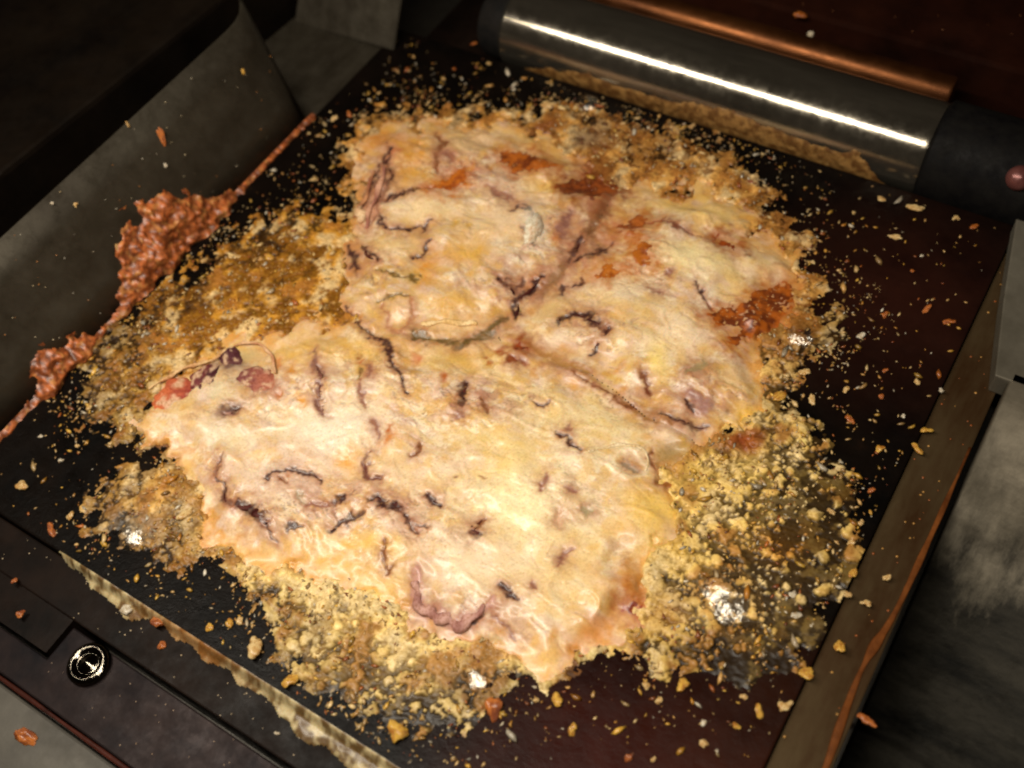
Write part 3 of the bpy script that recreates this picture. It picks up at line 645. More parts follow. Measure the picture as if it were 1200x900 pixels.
# ------------------------------------------------------------------ thin frying batter and oil round the pieces
ZONES = [  # polygon, oil colour, curd colour, curd amount, granularity
 ([(100,420),(150,370),(205,325),(260,290),(330,255),(380,245),(440,260),(450,400),(380,440),(300,430),(230,450),(190,480),(150,500),(110,470)], (128,78,18), (200,142,46), 0.55, 1.0),
 ([(105,590),(125,560),(170,535),(210,530),(270,560),(290,640),(240,650),(205,660),(150,645),(110,625)], (136,92,34), (206,160,84), 0.47, 0.8),
 ([(250,630),(300,635),(380,650),(450,670),(520,715),(640,760),(635,800),(600,815),(560,845),(500,870),(430,850),(370,810),(320,770),(300,720)], (140,104,44), (238,206,132), 0.66, 0.5),
 ([(760,490),(830,490),(905,480),(960,500),(1000,560),(1010,620),(990,690),(960,760),(930,800),(880,800),(820,790),(770,790),(730,760),(690,760),(720,680),(770,600)], (116,86,30), (234,196,110), 0.58, 0.35),
 ([(630,130),(680,122),(760,140),(830,165),(880,195),(925,245),(945,285),(965,340),(955,395),(925,420),(900,400),(890,300),(800,240),(720,240),(680,220),(640,180)], (124,68,20), (210,156,80), 0.50, 0.8),
 ([(405,180),(425,150),(470,128),(540,125),(620,128),(650,150),(640,180),(560,170),(440,200),(420,240),(400,230)], (84,46,14), (206,150,72), 0.46, 0.6),
 ([(870,380),(930,370),(985,360),(990,400),(950,430),(915,520),(880,520)], (84,56,18), (214,176,104), 0.45, 0.4),
 ([(90,400),(140,370),(190,400),(200,470),(160,520),(100,500)], (34,26,10), (170,140,80), 0.30, 0.3),
]
HF = np.zeros_like(H); CF = np.zeros_like(CL); WF = np.full(H.shape, -99.0); wsum = np.zeros(H.shape) + 1e-6
curdn = fbm(MX / 9, MY / 9, 4, 81) * 0.65 + fbm(MX / 3.4, MY / 3.4, 3, 83) * 0.35
g1, g2, gid = worley(MX / 2.1, MY / 2.1, 85); g1b, _, gidb = worley(MX / 4.6, MY / 4.6, 88)
big = fbm(MX / 28, MY / 28, 3, 86) - 0.5
def curds(scale, seed, prob):
    jx = (fbm(MX / 3.5, MY / 3.5, 3, seed + 1) - 0.5) * 3.2; jy = (fbm(MX / 3.5, MY / 3.5, 3, seed + 2) - 0.5) * 3.2
    a1, _, ida = worley((MX + jx) / scale, (MY + jy) / scale, seed)
    R = 0.22 + 0.42 * ((ida * 7.13) % 1.0)
    on = sstep(0.0, 0.05, prob - ida)
    return sstep(R, R - 0.10, a1) * on, np.sqrt(np.clip(1 - (a1 / R) ** 2, 0, 1)) * on, (ida * 13.7) % 1.0
outd = sstep(-150, -5, inside + (fbm(MX / 16, MY / 16, 3, 96) - 0.5) * 70)
cb1, cd1, ci1 = curds(9.0, 811, 0.25 + 0.75 * outd); cb2, cd2, ci2 = curds(4.6, 823, 0.10 + 0.62 * outd); cb3, cd3, ci3 = curds(2.6, 829, 0.12 + 0.4 * outd)
CURD_M = np.maximum.reduce([cb1 * 0.96, cb2, cb3]); CURD_H = np.maximum.reduce([cd1 * 1.9, cd2 * 1.3, cd3 * 0.8])
CURD_T = np.where(cb1 > 0.3, ci1, np.where(cb2 > 0.3, ci2, ci3))
BLOBBY = {2: 0.9, 3: 1.0, 4: 0.45, 5: 0.5, 6: 1.0, 7: 0.8, 1: 0.35}
for zi, (poly, oil, curd, amt, gran) in enumerate(ZONES):
    bl = BLOBBY.get(zi, 0.0)
    sd = poly_sd(PX, PY, poly) + wob * 0.9
    w = sstep(-26, 24, sd); thr = 1 - amt
    near = sstep(-70, 4, inside)
    cm = sstep(thr - 0.02, thr + 0.13, curdn + 0.07 * (w - 0.7) + big * 0.42 + 0.13 * (near - 0.45))
    if zi in (2, 3, 6): cm = cm * (0.25 + 0.75 * sstep(-46, -2, inside + (n2 - 0.5) * 40))
    cm = np.maximum(cm, CURD_M * bl)
    dome = np.sqrt(np.clip(1 - (g1 / 0.62) ** 2, 0, 1))
    h = 0.3 + CURD_H * bl * 0.9 + cm * (0.6 + 0.4 * fine) + gran * dome * 0.6 * (0.4 + gidb) + (fbm(MX / 10, MY / 10, 2, 89)) * 0.7
    gr_ = np.clip(gran * dome * (0.1 + 0.75 * gid), 0, 0.7)
    tone = (0.35 + 1.1 * n2)[..., None]
    hue = fbm(MX / 13, MY / 13, 3, 90); cb = lin(curd) * (1 - sstep(0.45, 0.68, hue)[..., None] * 0.8) + lin((158, 100, 44)) * sstep(0.45, 0.68, hue)[..., None] * 0.8
    cb = cb * (1 - sstep(0.5, 0.3, hue)[..., None] * 0.7) + lin((228, 202, 152)) * sstep(0.5, 0.3, hue)[..., None] * 0.7
    col = (lin(oil) * (1 - gr_[..., None]) + (lin(curd) * 0.6) * gr_[..., None]) * (1 - cm[..., None]) * tone + cb * (0.55 + 0.5 * n3[..., None] + 0.35 * CURD_T[..., None]) * cm[..., None]
    HF += w * h; CF += w[..., None] * col; wsum += w; WF = np.maximum(WF, sd)
HF /= wsum; CF /= wsum[..., None]
bare = wsum < 0.02; CF[bare] = lin((116, 72, 26)); HF[bare] = 0.5; WF = np.maximum(WF, np.where(inside > -30, inside + 16, -99))
CF = np.clip(CF, 0, 0.9)
# some redder and whiter lumps in the lace
for x, y, rx, ry, c, s in [(915,645,30,24,(196,130,46),.7),(870,520,26,20,(140,54,18),.9),(780,720,40,30,(150,96,40),.5),(850,700,44,34,(176,156,120),.5),(940,390,40,22,(120,84,36),.7),(155,620,30,18,(190,184,170),.55),(215,605,14,22,(216,196,150),.7),(690,165,26,20,(92,58,40),.8),(690,215,34,24,(96,34,10),.85),(880,560,40,26,(228,192,104),.6),(800,650,30,20,(220,180,84),.6),(440,180,22,18,(198,130,60),.6),(820,560,30,18,(230,190,96),.6),(1000,330,24,30,(70,44,20),.6),(550,810,50,26,(110,96,80),.5),(640,150,24,12,(110,52,24),.7)]:
    q = np.hypot((wx - x) / rx, (wy - y) / ry); m = np.exp(-q ** 2 * 1.3)[..., None] * s
    CF = CF * (1 - m) + lin(c) * m * (0.7 + 0.6 * n3[..., None])
thin = sstep(6, 84, WF + (fbm(MX / 12, MY / 12, 4, 95) - 0.5) * 90 + 45 * sstep(-50, 0, inside))
lace = np.maximum(sstep(0.55, 0.60, curdn + 0.10 * (n4 - 0.5)), CURD_M)
dk = ((1 - thin) * (1 - 0.75 * lace))[..., None]
CF = CF * (1 - 0.88 * dk) + lin((30, 17, 6)) * 0.6 * dk
dk2 = ((1 - sstep(-95, -12, inside + (fbm(MX / 14, MY / 14, 4, 97) - 0.5) * 80)) * (1 - np.maximum(CURD_M, 0.3 * lace)) * sstep(0.27, 0.31, gx) * 0.85)[..., None]
CF = CF * (1 - dk2) + lin((38, 24, 9)) * 0.7 * dk2
hole = sstep(0.0, 22, WF + (curdn - 0.5) * 60)
fm = (WF + (curdn - 0.5) * 62 > 1) & (inside < 14)
HFm = HF * (0.25 + 0.75 * hole) 
HFm = np.where(inside > 0, np.minimum(HFm, np.maximum(H - 0.9, 0.1)), HFm)
FILM.node_tree.nodes['Principled BSDF'].inputs['Specular IOR Level'].default_value = 0.2
film = grid_mesh('frying_batter_film', fm, np.maximum(HFm, 0.12), FILM, CF)
tag(film, 'golden brown bubbling oil and lacy curdled batter around the squid', 'batter', kind='stuff')

# large oil bubbles
def bubble(x, y, r, hh, label):
    p = un(x, y); bm = bmesh.new(); n = 40; m = 12; V = []; Fc = []
    sd_ = random.random() * 50
    for i in range(m + 1):
        a = (math.pi / 2) * i / m
        for k in range(n):
            b = 2 * math.pi * k / n; rr = r * math.sin(a) * (1 + 0.10 * math.sin(2 * b + sd_) + 0.05 * math.sin(5 * b + sd_))
            V.append((p[0] + rr * math.cos(b), p[1] + rr * math.sin(b), 0.0008 + hh * math.cos(a) * (1 + 0.08 * math.sin(3 * b + sd_ * 2) * math.sin(a))))
    for i in range(m):
        for k in range(n):
            A, B = i * n + k, i * n + (k + 1) % n; Fc.append((A, A + n, B + n, B))
    o = mesh_obj('oil_bubble', V, Fc, BUBBLE)
    return tag(o, label, 'bubble', 'shiny oil bubbles in the frying batter')
bubble(856, 704, 0.019, 0.010, 'large shiny oil bubble in the lacy batter near the right front')
bubble(940, 388, 0.013, 0.005, 'flat glossy oil bubble right of the deep red sauce smear')
bubble(158, 628, 0.010, 0.005, 'whitish oil bubble at the left end below the squid head')
bubble(690, 122, 0.009, 0.004, 'small grey oil bubble near the rear edge of the plate')
bubble(560, 795, 0.008, 0.0035, 'glossy oil bubble at the front edge of the lacy batter')

# ------------------------------------------------------------------ crumbs
def crumb_data(seed, sub=3, amp=0.55):
    """star-shaped union of a few lobes, roughened"""
    bm = bmesh.new(); bmesh.ops.create_icosphere(bm, subdivisions=sub, radius=1.0)
    V = np.array([v.co[:] for v in bm.verts]); Fc = np.array([[v.index for v in f.verts] for f in bm.faces]); bm.free()
    rg = np.random.default_rng(seed + 900); r = np.full(len(V), 0.42)
    for k in range(rg.integers(4, 7)):
        c = rg.normal(size=3) * np.array([1, 1, 0.35]); c = c / np.linalg.norm(c) * rg.uniform(0.25, 0.62); s_ = rg.uniform(0.28, 0.5)
        b = V @ c; q = b * b - c @ c + s_ * s_
        r = np.where(q > 0, np.maximum(r, b + np.sqrt(np.maximum(q, 0))), r)
    q2 = fbm(V[:, 0] * 3.4 + seed + V[:, 2], V[:, 1] * 3.4 - V[:, 2] * 2.2, 3, seed + 300)
    V = V * (r * (1 - amp * 0.5 + amp * q2) * 1.25)[:, None]
    V[:, 2] *= 0.6
    return V, Fc, q2
CRUMB_COL = {'pale': ((232, 200, 140), (190, 138, 66)), 'yellow': ((228, 180, 72), (176, 112, 30)), 'orange': ((196, 112, 40), (130, 60, 18)), 'white': ((226, 216, 196), (186, 164, 130))}
CM = {}
def crumb_mesh(kind, v):
    key = (kind, v)
    if key not in CM:
        V, Fc, q = crumb_data(v * 7 + len(kind), 3)
        c0, c1 = CRUMB_COL[kind]; f = sstep(0.3, 0.65, q)[:, None]
        o = mesh_obj('crumb_' + kind, V, Fc, CRUMBM, None, lin(c0) * f + lin(c1) * (1 - f))
        CM[key] = o.data; bpy.data.objects.remove(o)
    return CM[key]
COLOUR_WORD = {'pale': 'pale tan', 'yellow': 'golden yellow', 'orange': 'orange brown', 'white': 'whitish'}
ORD = 'first second third fourth fifth sixth seventh eighth ninth tenth eleventh twelfth thirteenth fourteenth fifteenth'.split()
def rows(lst, where, group):
    """crumbs of one area, counted from the rear within each colour"""
    for kd in COLOUR_WORD:
        sel = sorted([c for c in lst if c[3] == kd], key=lambda c: c[1])
        for n_, (x, y, r, k, st) in enumerate(sel):
            shape = 'long ' if st >= 1.5 else ''
            lb = f'{shape}{COLOUR_WORD[kd]} crumb {where}, ' + (f'{ORD[n_]} such from the rear' if len(sel) > 1 else 'the only such')
            crumb(x, y, r, k, lb, group, 0, st)
def crumb(x, y, r, kind, label, group, z=0.0, stretch=1.0, ang=None, cat='crumb', name='batter_crumb'):
    z = z if z is not None else 0.0
    p = un(x, y, z); rr = r * 0.5 / 1.87 / 1000.0
    o = bpy.data.objects.new(name, crumb_mesh(kind, random.randrange(8))); COL.objects.link(o)
    o.location = (p[0], p[1], z + rr * 0.35); o.scale = (rr * stretch, rr, rr * 0.9)
    o.rotation_euler = (random.uniform(-.3, .3), random.uniform(-.3, .3), random.uniform(0, 6.28) if ang is None else math.radians(ang))
    return tag(o, label, cat, group)
G_R = 'batter crumbs on the bare plate right of the squid'
rows([(996,637,9,'pale',1.2),(1009,613,8,'pale',1),(1022,575,9,'orange',1),(992,698,9,'pale',1),(1001,673,10,'yellow',1.5),(952,733,6,'white',1),(1015,707,8,'pale',1.3),(1031,527,10,'yellow',1.1),(1075,450,8,'pale',1.2),(1103,458,7,'white',1),
  (1037,434,7,'orange',1),(1037,370,9,'orange',1.2),(1085,362,8,'orange',2.2),(1112,377,10,'orange',1.4),(1085,505,10,'yellow',1.5),(1074,527,9,'yellow',1.6),(943,436,11,'pale',1.3),(952,469,9,'pale',1.5),(991,458,9,'pale',1),(1033,465,7,'orange',1),(995,491,11,'orange',1.2),(1058,488,6,'white',1),(1020,600,6,'yellow',1),(975,600,8,'pale',1.2),(1039,677,7,'pale',1.3)], 'on bare plate right of the squid', G_R)
crumb(930, 697, 10, 'white', 'larger white crumb of a close pair beside the large oil bubble', G_R); crumb(935, 722, 9, 'white', 'long white crumb of a close pair beside the large oil bubble', G_R, 0, 1.5, 30)
crumb(1009, 395, 9, 'white', 'white crumb right of the flat oil bubble beside the red sauce', G_R, 0, 1.3)
crumb(911, 465, 17, 'yellow', 'large yellow crumb against the right edge of the battered squid', G_R, 0, 1.2)
crumb(983, 758, 11, 'yellow', 'yellow crumb near the right rim beside the largest oil bubble', G_R, 0, 1.4); crumb(945, 790, 14, 'yellow', 'big yellow crumb on the right plate edge near the front', G_R, 0, 1.2)
G_F = 'batter crumbs on the bare plate in front of the squid'
rows([(920,828,11,'pale',1.3),(888,834,9,'yellow',1.9),(863,851,8,'yellow',1),(871,817,8,'pale',1),(824,847,6,'white',1.2),(824,872,7,'pale',1.8),(774,821,8,'pale',1.3),(757,804,8,'pale',1),(630,821,7,'pale',1),(840,880,4,'white',1),(735,888,9,'orange',1.2),(766,890,6,'pale',1),(268,732,11,'yellow',1.2),(246,736,9,'yellow',1.2),(282,728,9,'pale',1)], 'on bare plate before the squid', G_F)
crumb(799, 802, 14, 'yellow', 'lumpy yellow crumb at the lower tip of the right lacy batter', G_F, 0, 1.2)
crumb(468, 857, 24, 'yellow', 'large orange yellow batter nugget by the front grease strip', G_F); crumb(670, 855, 11, 'yellow', 'lone round yellow crumb on bare black plate near the front', G_F)
crumb(651, 821, 12, 'yellow', 'orange crumb just below the front tip of the largest squid piece', G_F, 0, 1.5); crumb(578, 832, 18, 'orange', 'ragged orange crumb at the front edge of the lacy batter', G_F, 0, 1.5)
crumb(302, 758, 22, 'pale', 'large pale nugget left of the front lacy batter', G_F, 0, 1.3); crumb(340, 798, 19, 'yellow', 'yellow ragged crumb touching the middle of the front grease strip', G_F, 0, 1.3)
G_B = 'batter crumbs on the bare plate behind the squid'
rows([(572,75,7,'pale',1.4),(602,105,6,'white',1),(563,123,7,'pale',1),(468,125,6,'pale',1),(503,147,8,'pale',1),(533,81,6,'orange',1),(520,93,6,'pale',1.2),(444,110,6,'pale',1),(433,118,6,'white',1),(410,135,8,'orange',1.8),(392,140,9,'pale',1.3),(738,160,7,'pale',1.4),(770,170,8,'pale',1.2),(812,166,6,'pale',1),(760,150,6,'white',1)], 'on bare plate behind the squid', G_B)
crumb(555, 52, 10, 'orange', 'bright orange crumb at the rear left corner of the plate', G_B); crumb(643, 125, 13, 'pale', 'long pale crumb behind the rear squid piece', G_B, 0, 1.7, 25)
G_C = 'batter crumbs at the rear right corner of the plate'
rows([(1140,266,10,'orange',1.4),(1032,234,10,'pale',1.4),(1120,256,8,'pale',1.2),(1048,278,9,'pale',2.0),(1070,318,7,'orange',1),(1080,300,5,'white',1),(1000,250,6,'pale',1)], 'near the collar corner', G_C)
crumb(1074, 246, 14, 'pale', 'largest pale flake near the rear right corner by the collar', G_C, 0, 1.8, 10); crumb(1106, 228, 8, 'orange', 'bright orange crumb at the foot of the black collar', G_C, 0.0005)
G_L = 'batter crumbs on the plate left of the squid'
rows([(72,540,7,'white',1),(83,605,9,'pale',1.2),(90,523,7,'pale',1),(48,512,7,'white',1),(298,288,8,'yellow',1.2),(316,304,13,'yellow',1.4),(130,520,6,'pale',1),(105,478,8,'pale',1.2),(122,455,8,'yellow',1.3),(145,440,8,'pale',1),(160,470,7,'white',1),(118,495,6,'pale',1)], 'on black plate left of the squid', G_L)
crumb(27, 570, 13, 'pale', 'ragged pale crumb alone near the left plate corner', G_L, 0, 1.3); crumb(60, 622, 11, 'orange', 'orange crumb at the upper end of the front grease strip', G_L, 0, 1.6, -40)
crumb(386, 260, 8, 'pale', 'round pale crumb on black plate left of the rear squid piece', G_L); crumb(276, 302, 12, 'pale', 'long pale crumb near the burnt crust on the left guard', G_L, 0, 1.9, 10)
crumb(220, 603, 14, 'pale', 'long pale curd below the left end of the largest squid piece', G_L, 0.001, 1.7, 70)
G_O = 'crumbs fallen outside the plate'
for x, y, r, k, s, z, lb in [(190,757,10,'orange',1,-0.006,'orange crumb lying in the dark drip channel'),(187,730,14,'orange',1.3,-0.003,'orange lump on the middle of the front grease strip'),(19,681,10,'orange',1,-0.004,'orange crumb at the far left end of the drip channel'),
   (149,715,14,'white',1.2,-0.004,'whitish grease blob beside the front grease strip'),(28,862,16,'orange',2.0,-0.012,'long orange crumb on the grey counter edge at the lower left'),(325,860,5,'white',1,-0.006,'left one of two tiny white beads in the drip channel'),(353,864,5,'white',1,-0.006,'right one of two tiny white beads in the drip channel'),
   (1100,690,9,'orange',1.2,-0.034,'round orange crumb on the worktop right of the rim'),(1013,842,12,'orange',1.7,-0.0035,'long orange crumb on the right rim near the front'),(1069,734,5,'white',1,-0.036,'tiny white bead on the worktop right of the rim'),
   (940,20,19,'orange',1,0.020,'orange crumb on the maroon cabinet behind the rod'),(948,45,15,'white',1,0.020,'white greasy bead on the maroon cabinet edge behind the rod'),(25,720,8,'orange',1.5,-0.004,'glinting orange crumb by the left end of the front panel')]:
    crumb(x, y, r, k, lb, G_O, z, s)
def guard_pt(x, y):
    """point of the leaning guard seen at a photograph point"""
    d = RC @ np.array([(x - 600) / F_PX, -(y - 450) / F_PX, -1.0]); n = np.array([0.08, 0.0, 0.0385]); n = n / np.linalg.norm(n)
    s = ((np.array([-0.0012, 0, 0.0005]) - CAM) @ n) / (d @ n); return CAM + s * d, n
for x, y, r, k, s, lb in [(190,164,15,'orange',2.4,'long brown scrap stuck to the left steel guard'),(218,224,11,'orange',1.5,'orange scrap on the left guard above the burnt crust'),(194,194,6,'white',1,'white glinting bead on the left steel guard'),(285,84,6,'yellow',1.6,'small yellow fleck high on the left guard near its end'),(138,290,8,'pale',1.1,'pale crumb on the left guard beside the burnt crust'),(88,240,6,'pale',1,'pale fleck near the upper middle of the left guard'),(60,238,5,'white',1,'tiny white fleck near the top edge of the left guard'),(150,146,6,'pale',1.4,'pale fleck at the top edge of the left guard')]:
    p, nn = guard_pt(x, y); o = crumb(600, 450, r, k, lb, G_O, 0, s); o.location = p + nn * 0.0004
    o.rotation_euler = (0, math.radians(64), random.uniform(-1, 1)); o.scale = (o.scale[0], o.scale[1], o.scale[2] * 0.6)

# fine crumbs nobody could count
def fine_crumbs():
    V0, F0, q0 = crumb_data(5, 1, 0.4); Vs = []; Fs = []; Ks = []; n = 0; nv = len(V0)
    outer = np.maximum(inside, WF)
    kinds = list(CRUMB_COL.values())
    tries = 0
    while n < 6500 and tries < 160000:
        tries += 1
        x = random.uniform(0.004, PW - 0.004); y = random.uniform(0.004, PD - 0.004)
        i = int(y / STEP); j = int(x / STEP); o_ = outer[i, j]
        if inside[i, j] > 2: continue
        dens = 1.0 if o_ > -8 else math.exp((o_ + 8) / (46.0 if x > 0.30 else 30.0)) + 0.02
        clump = vnoise(np.array([x * 95.0]), np.array([y * 95.0]), 401)[0]
        if random.random() > dens * (0.15 + 1.6 * max(clump - 0.35, 0)): continue
        r = min(math.exp(random.gauss(math.log(0.00075), 0.55)), 0.0032)
        a = random.uniform(0, 6.28); st = random.uniform(0.8, 1.9)
        A = np.array([[math.cos(a) * st, -math.sin(a)], [math.sin(a) * st, math.cos(a)]])
        S = V0 * (0.8 + 0.4 * RNG.random((nv, 1))) * r; XY = S[:, :2] @ A.T
        zb = max(HFm[i, j] / 1000.0, 0) if fm[i, j] else 0
        Vs.append(np.stack([XY[:, 0] + x, XY[:, 1] + y, S[:, 2] + zb + r * 0.25], 1)); Fs.append(F0 + n * nv)
        c0, c1 = kinds[random.choices((0, 1, 2, 3), (6, 3.5, 1.6, 1.6))[0]]; f = random.random(); Ks.append(np.tile((lin(c0) * f + lin(c1) * (1 - f)) * random.uniform(0.35, 1.0), (nv, 1)))
        n += 1
    o = mesh_obj('fine_crumbs', np.vstack(Vs), np.vstack(Fs), CRUMBM, None, np.vstack(Ks))
    tag(o, 'fine batter specks scattered over the black plate', 'crumbs', kind='stuff')
fine_crumbs()
def outside_specks():
    V0, F0, q0 = crumb_data(8, 1, 0.5); nv = len(V0); Vs = []; Fs = []; Ks = []; n = 0
    def put(p, r, c):
        nonlocal n
        Vs.append(V0 * r * (0.8 + 0.4 * RNG.random((nv, 1))) + p); Fs.append(F0 + n * nv); Ks.append(np.tile(c, (nv, 1))); n += 1
    for _ in range(150):
        x, y = random.uniform(0, 330), random.uniform(20, 420)
        if y < 285 - 0.88 * x or y > 500 - 1.03 * x: continue
        p, nn = guard_pt(x, y); put(p, random.uniform(0.00025, 0.0008), lin(random.choice(((200,190,170),(170,110,50),(220,200,160)))))
    for _ in range(70): put(np.array([random.uniform(0.0, 0.42), random.uniform(-0.0255, -0.003), -0.0058]), random.uniform(0.0002, 0.0006), lin((220, 196, 160)))
    for _ in range(70): put(np.array([random.uniform(0.502, 0.527), random.uniform(0.05, 0.47), -0.0033]), random.uniform(0.0003, 0.0011), lin(random.choice(((190,140,70),(150,80,30)))))
    for _ in range(40): put(np.array([random.uniform(0.535, 0.62), random.uniform(0.02, 0.10), -0.0398]), random.uniform(0.0003, 0.0007), lin((200, 180, 140)))
    for _ in range(50): put(np.array([random.uniform(0.13, 0.4), random.uniform(-0.07, -0.031), -0.0098]), random.uniform(0.0002, 0.0005), lin((200, 170, 140)))
    for _ in range(40): put(np.array([random.uniform(0.1, 0.55), random.uniform(0.62, 0.72), 0.0202]), random.uniform(0.0003, 0.0007), lin((180, 120, 80)))
    o = mesh_obj('grease_specks', np.vstack(Vs), np.vstack(Fs), CRUMBM, None, np.vstack(Ks))
    tag(o, 'tiny grease specks spattered over the guard, rims and channel', 'specks', kind='stuff')
outside_specks()

# ------------------------------------------------------------------ crusts and grease
def guard_crust():
    step = 0.0009; ys = np.arange(-0.02, 0.372, step); ts = np.arange(-0.004, 0.075, step)
    Yg, Tg = np.meshgrid(ys, ts); sl = np.array([-0.0385, 0.08]) / math.hypot(0.0385, 0.08)
    n = np.array([0.08, 0, 0.0385]); n /= np.linalg.norm(n)
    B = np.stack([-0.0012 + sl[0] * Tg, Yg, 0.0005 + sl[1] * Tg], -1); px, py = to_px(B)
    u, v = Yg * 1000, Tg * 1000
    nz = fbm(u / 9, v / 9, 2, 501); nf = fbm(u / 2.2, v / 2.2, 3, 503)
    th = np.full(u.shape, -1.2)
    for x, y, rx, ry, h in [(212,258,46,17,9),(200,240,18,12,6),(183,296,28,22,9),(166,330,16,26,7),(240,276,20,12,7),(150,352,12,16,4),(80,418,26,14,8),(60,444,16,16,7),(48,466,12,14,4),(100,400,14,10,4),(285,232,18,10,3),(262,250,16,10,4)]:
        th += h * np.exp(-(((px - x) / rx) ** 2 + ((py - y) / ry) ** 2) * 1.1)
    th += 2.6 * np.exp(-(np.clip(v, 0, 99) / 3.0) ** 2) * (0.5 + 1.1 * nz) + (nz - 0.5) * 8 * (th > -0.9) + (nf - 0.5) * 0.6
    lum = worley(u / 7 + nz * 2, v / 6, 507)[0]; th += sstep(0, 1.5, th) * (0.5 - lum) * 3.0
    m = th > -0.15
    Q = B + n * (np.maximum(th, -0.4) / 1000.0)[..., None]
    idx = np.arange(u.size).reshape(u.shape); c = m[:-1, :-1] & m[1:, :-1] & m[:-1, 1:] & m[1:, 1:]
    q = np.stack([idx[:-1, :-1][c], idx[:-1, 1:][c], idx[1:, 1:][c], idx[1:, :-1][c]], 1); uu, inv = np.unique(q, return_inverse=True)
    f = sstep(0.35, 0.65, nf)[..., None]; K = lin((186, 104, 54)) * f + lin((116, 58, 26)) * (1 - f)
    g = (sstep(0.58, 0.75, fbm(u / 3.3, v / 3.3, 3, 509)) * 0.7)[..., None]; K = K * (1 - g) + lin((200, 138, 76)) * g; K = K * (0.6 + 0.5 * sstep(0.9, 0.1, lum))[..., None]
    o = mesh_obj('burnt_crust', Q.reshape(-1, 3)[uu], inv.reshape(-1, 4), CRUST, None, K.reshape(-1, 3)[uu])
    tag(o, 'lumpy orange brown burnt crust along the foot of the left guard', 'crust')
guard_crust()
def front_grease():
    step = 0.0008; xs = np.arange(0.085, 0.355, step); vs = np.arange(-0.0006, 0.024, step)
    Xg, Vg = np.meshgrid(xs, vs); u, v = Xg * 1000, Vg * 1000
    wid = 4.6 + 9.5 * sstep(230, 335, u) + 3.0 * np.exp(-((u - 150) / 14) ** 2) - 3.5 * sstep(105, 88, u) + (fbm(u / 16, u * 0, 2, 601) - 0.5) * 9 + (fbm(u / 5, v / 5, 3, 602) - 0.5) * 4
    e = wid - v; th = 1.3 * sstep(0, 5, e) + (fbm(u / 5, v / 5, 2, 603) - 0.5) * 1.0 * sstep(0, 1, e)
    m = e > -0.2
    Z = 0.0007 - 0.0055 * sstep(0, 4.0, v) + th / 1000.0 - np.where(e < 0.5, 0.0008, 0)
    Q = np.stack([Xg, -Vg, Z], -1); idx = np.arange(u.size).reshape(u.shape); c = m[:-1, :-1] & m[1:, :-1] & m[:-1, 1:] & m[1:, 1:]
    q = np.stack([idx[:-1, :-1][c], idx[1:, :-1][c], idx[1:, 1:][c], idx[:-1, 1:][c]], 1); uu, inv = np.unique(q, return_inverse=True)
    f = sstep(0.35, 0.65, fbm(u / 5, v / 5, 4, 605))[..., None]; K = lin((186, 168, 126)) * f + lin((98, 74, 40)) * (1 - f)
    g = (np.exp(-((u - 200) / 35) ** 2) * 0.7)[..., None]; K = K * (1 - g) + lin((150, 96, 42)) * g
    o = mesh_obj('grease_strip', Q.reshape(-1, 3)[uu], inv.reshape(-1, 4), CRUST, None, K.reshape(-1, 3)[uu])
    tag(o, 'pale congealed grease strip along the front edge of the plate', 'grease')
front_grease()
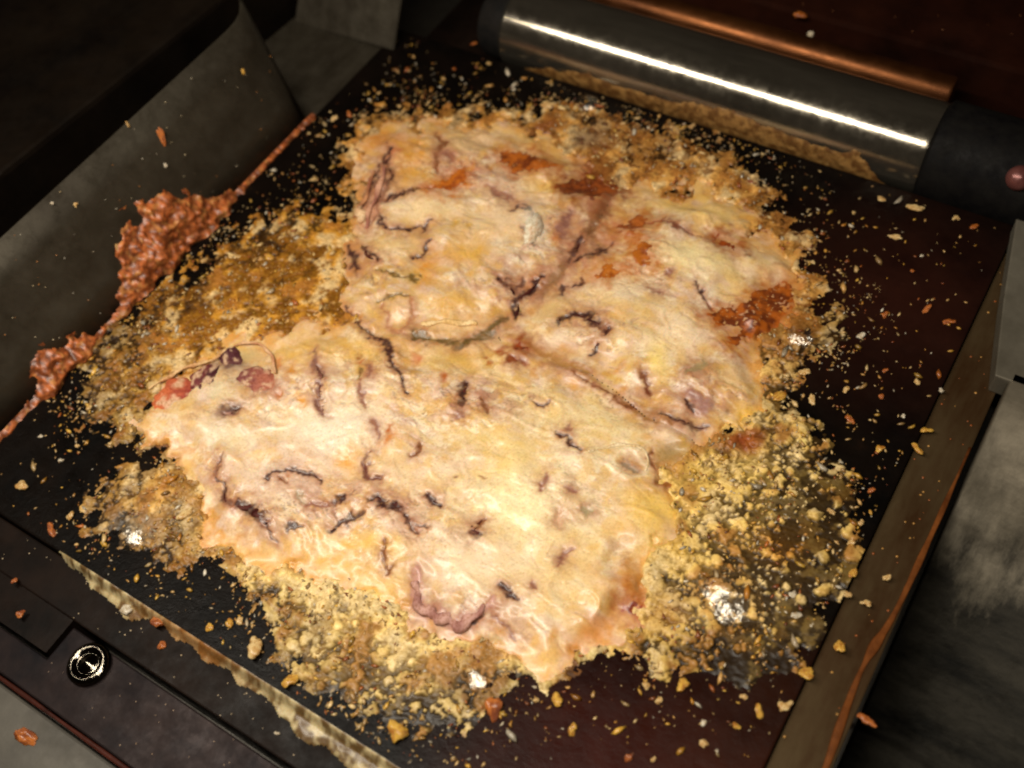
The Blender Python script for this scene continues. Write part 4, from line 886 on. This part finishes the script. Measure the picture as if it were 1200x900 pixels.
def rod_grease():
    step = 0.0009; xs = np.arange(0.12, 0.412, step); aa = np.arange(math.radians(150), math.radians(232), step / RR)
    Xg, Ag = np.meshgrid(xs, aa); u = Xg * 1000; v = (math.radians(232) - Ag) * RR * 1000     # v: mm up from the foot
    lim = 31.0 + 9 * sstep(120, 190, u) * sstep(412, 380, u) * fbm(u / 30, u * 0, 3, 702) * 1.5 + (fbm(u / 9, v / 9, 4, 701) - 0.5) * 9 - 8 * sstep(150, 120, u) - 9 * sstep(395, 412, u)
    e = lim - v; m = e > 0
    th = 0.0002 + 0.0009 * sstep(0, 3, e) * fbm(u / 3, v / 3, 3, 703)
    R_ = RR + th; Q = np.stack([Xg, RY + R_ * np.cos(Ag), RZ + R_ * np.sin(Ag)], -1)
    idx = np.arange(u.size).reshape(u.shape); c = m[:-1, :-1] & m[1:, :-1] & m[:-1, 1:] & m[1:, 1:]
    q = np.stack([idx[:-1, :-1][c], idx[:-1, 1:][c], idx[1:, 1:][c], idx[1:, :-1][c]], 1); uu, inv = np.unique(q, return_inverse=True)
    f = sstep(0.3, 0.7, fbm(u / 4, v / 4, 4, 705))[..., None]; K = lin((150, 112, 62)) * f + lin((100, 66, 30)) * (1 - f)
    o = mesh_obj('grease_froth', Q.reshape(-1, 3)[uu], inv.reshape(-1, 4), CRUST, None, K.reshape(-1, 3)[uu])
    tag(o, 'tan grease froth smeared along the foot of the steel rod', 'grease')
rod_grease()
def bead(name, pts, r, mat, label, cat):
    P = smooth_path(np.array(pts), 14); n = len(P); seg = 8; V = []
    for i, p in enumerate(P):
        t = i / (n - 1); rr = r * (0.2 + 0.8 * math.sin(math.pi * min(max(t, 0.04), 0.96)) ** 0.5) * (0.5 + 1.0 * float(vnoise(np.array([i * 0.22]), np.array([r * 9e3]), 9)[0]))
        tg = P[min(i + 1, n - 1)] - P[max(i - 1, 0)]; tg = tg / np.linalg.norm(tg); nr = np.array([-tg[1], tg[0], 0])
        for k in range(seg):
            a = 2 * math.pi * k / seg; V.append(p + nr * rr * 1.6 * math.cos(a) + np.array([0, 0, rr * 0.3 * math.sin(a)]))
    Fc = [(i * seg + k, i * seg + (k + 1) % seg, (i + 1) * seg + (k + 1) % seg, (i + 1) * seg + k) for i in range(n - 1) for k in range(seg)]
    Fc += [tuple(range(seg))[::-1], tuple(range((n - 1) * seg, n * seg))]
    return tag(mesh_obj(name, V, Fc, mat), label, cat)
bead('grease_line', [(0.5275, 0.315, -0.0032), (0.5272, 0.25, -0.0032), (0.5262, 0.20, -0.0032), (0.5225, 0.16, -0.0032), (0.5260, 0.10, -0.0032), (0.5270, 0.05, -0.0032)], 0.0013, GREASE_ORANGE, 'orange grease line along the outer side of the right rim', 'grease')
bead('grease_line', [(-0.05, -0.0722, -0.0112), (0.1, -0.0724, -0.0112), (0.2, -0.0722, -0.0112), (0.33, -0.0724, -0.0112)], 0.0007, GREASE_DARK, 'dark red grease line between the front panel and counter edge', 'grease')
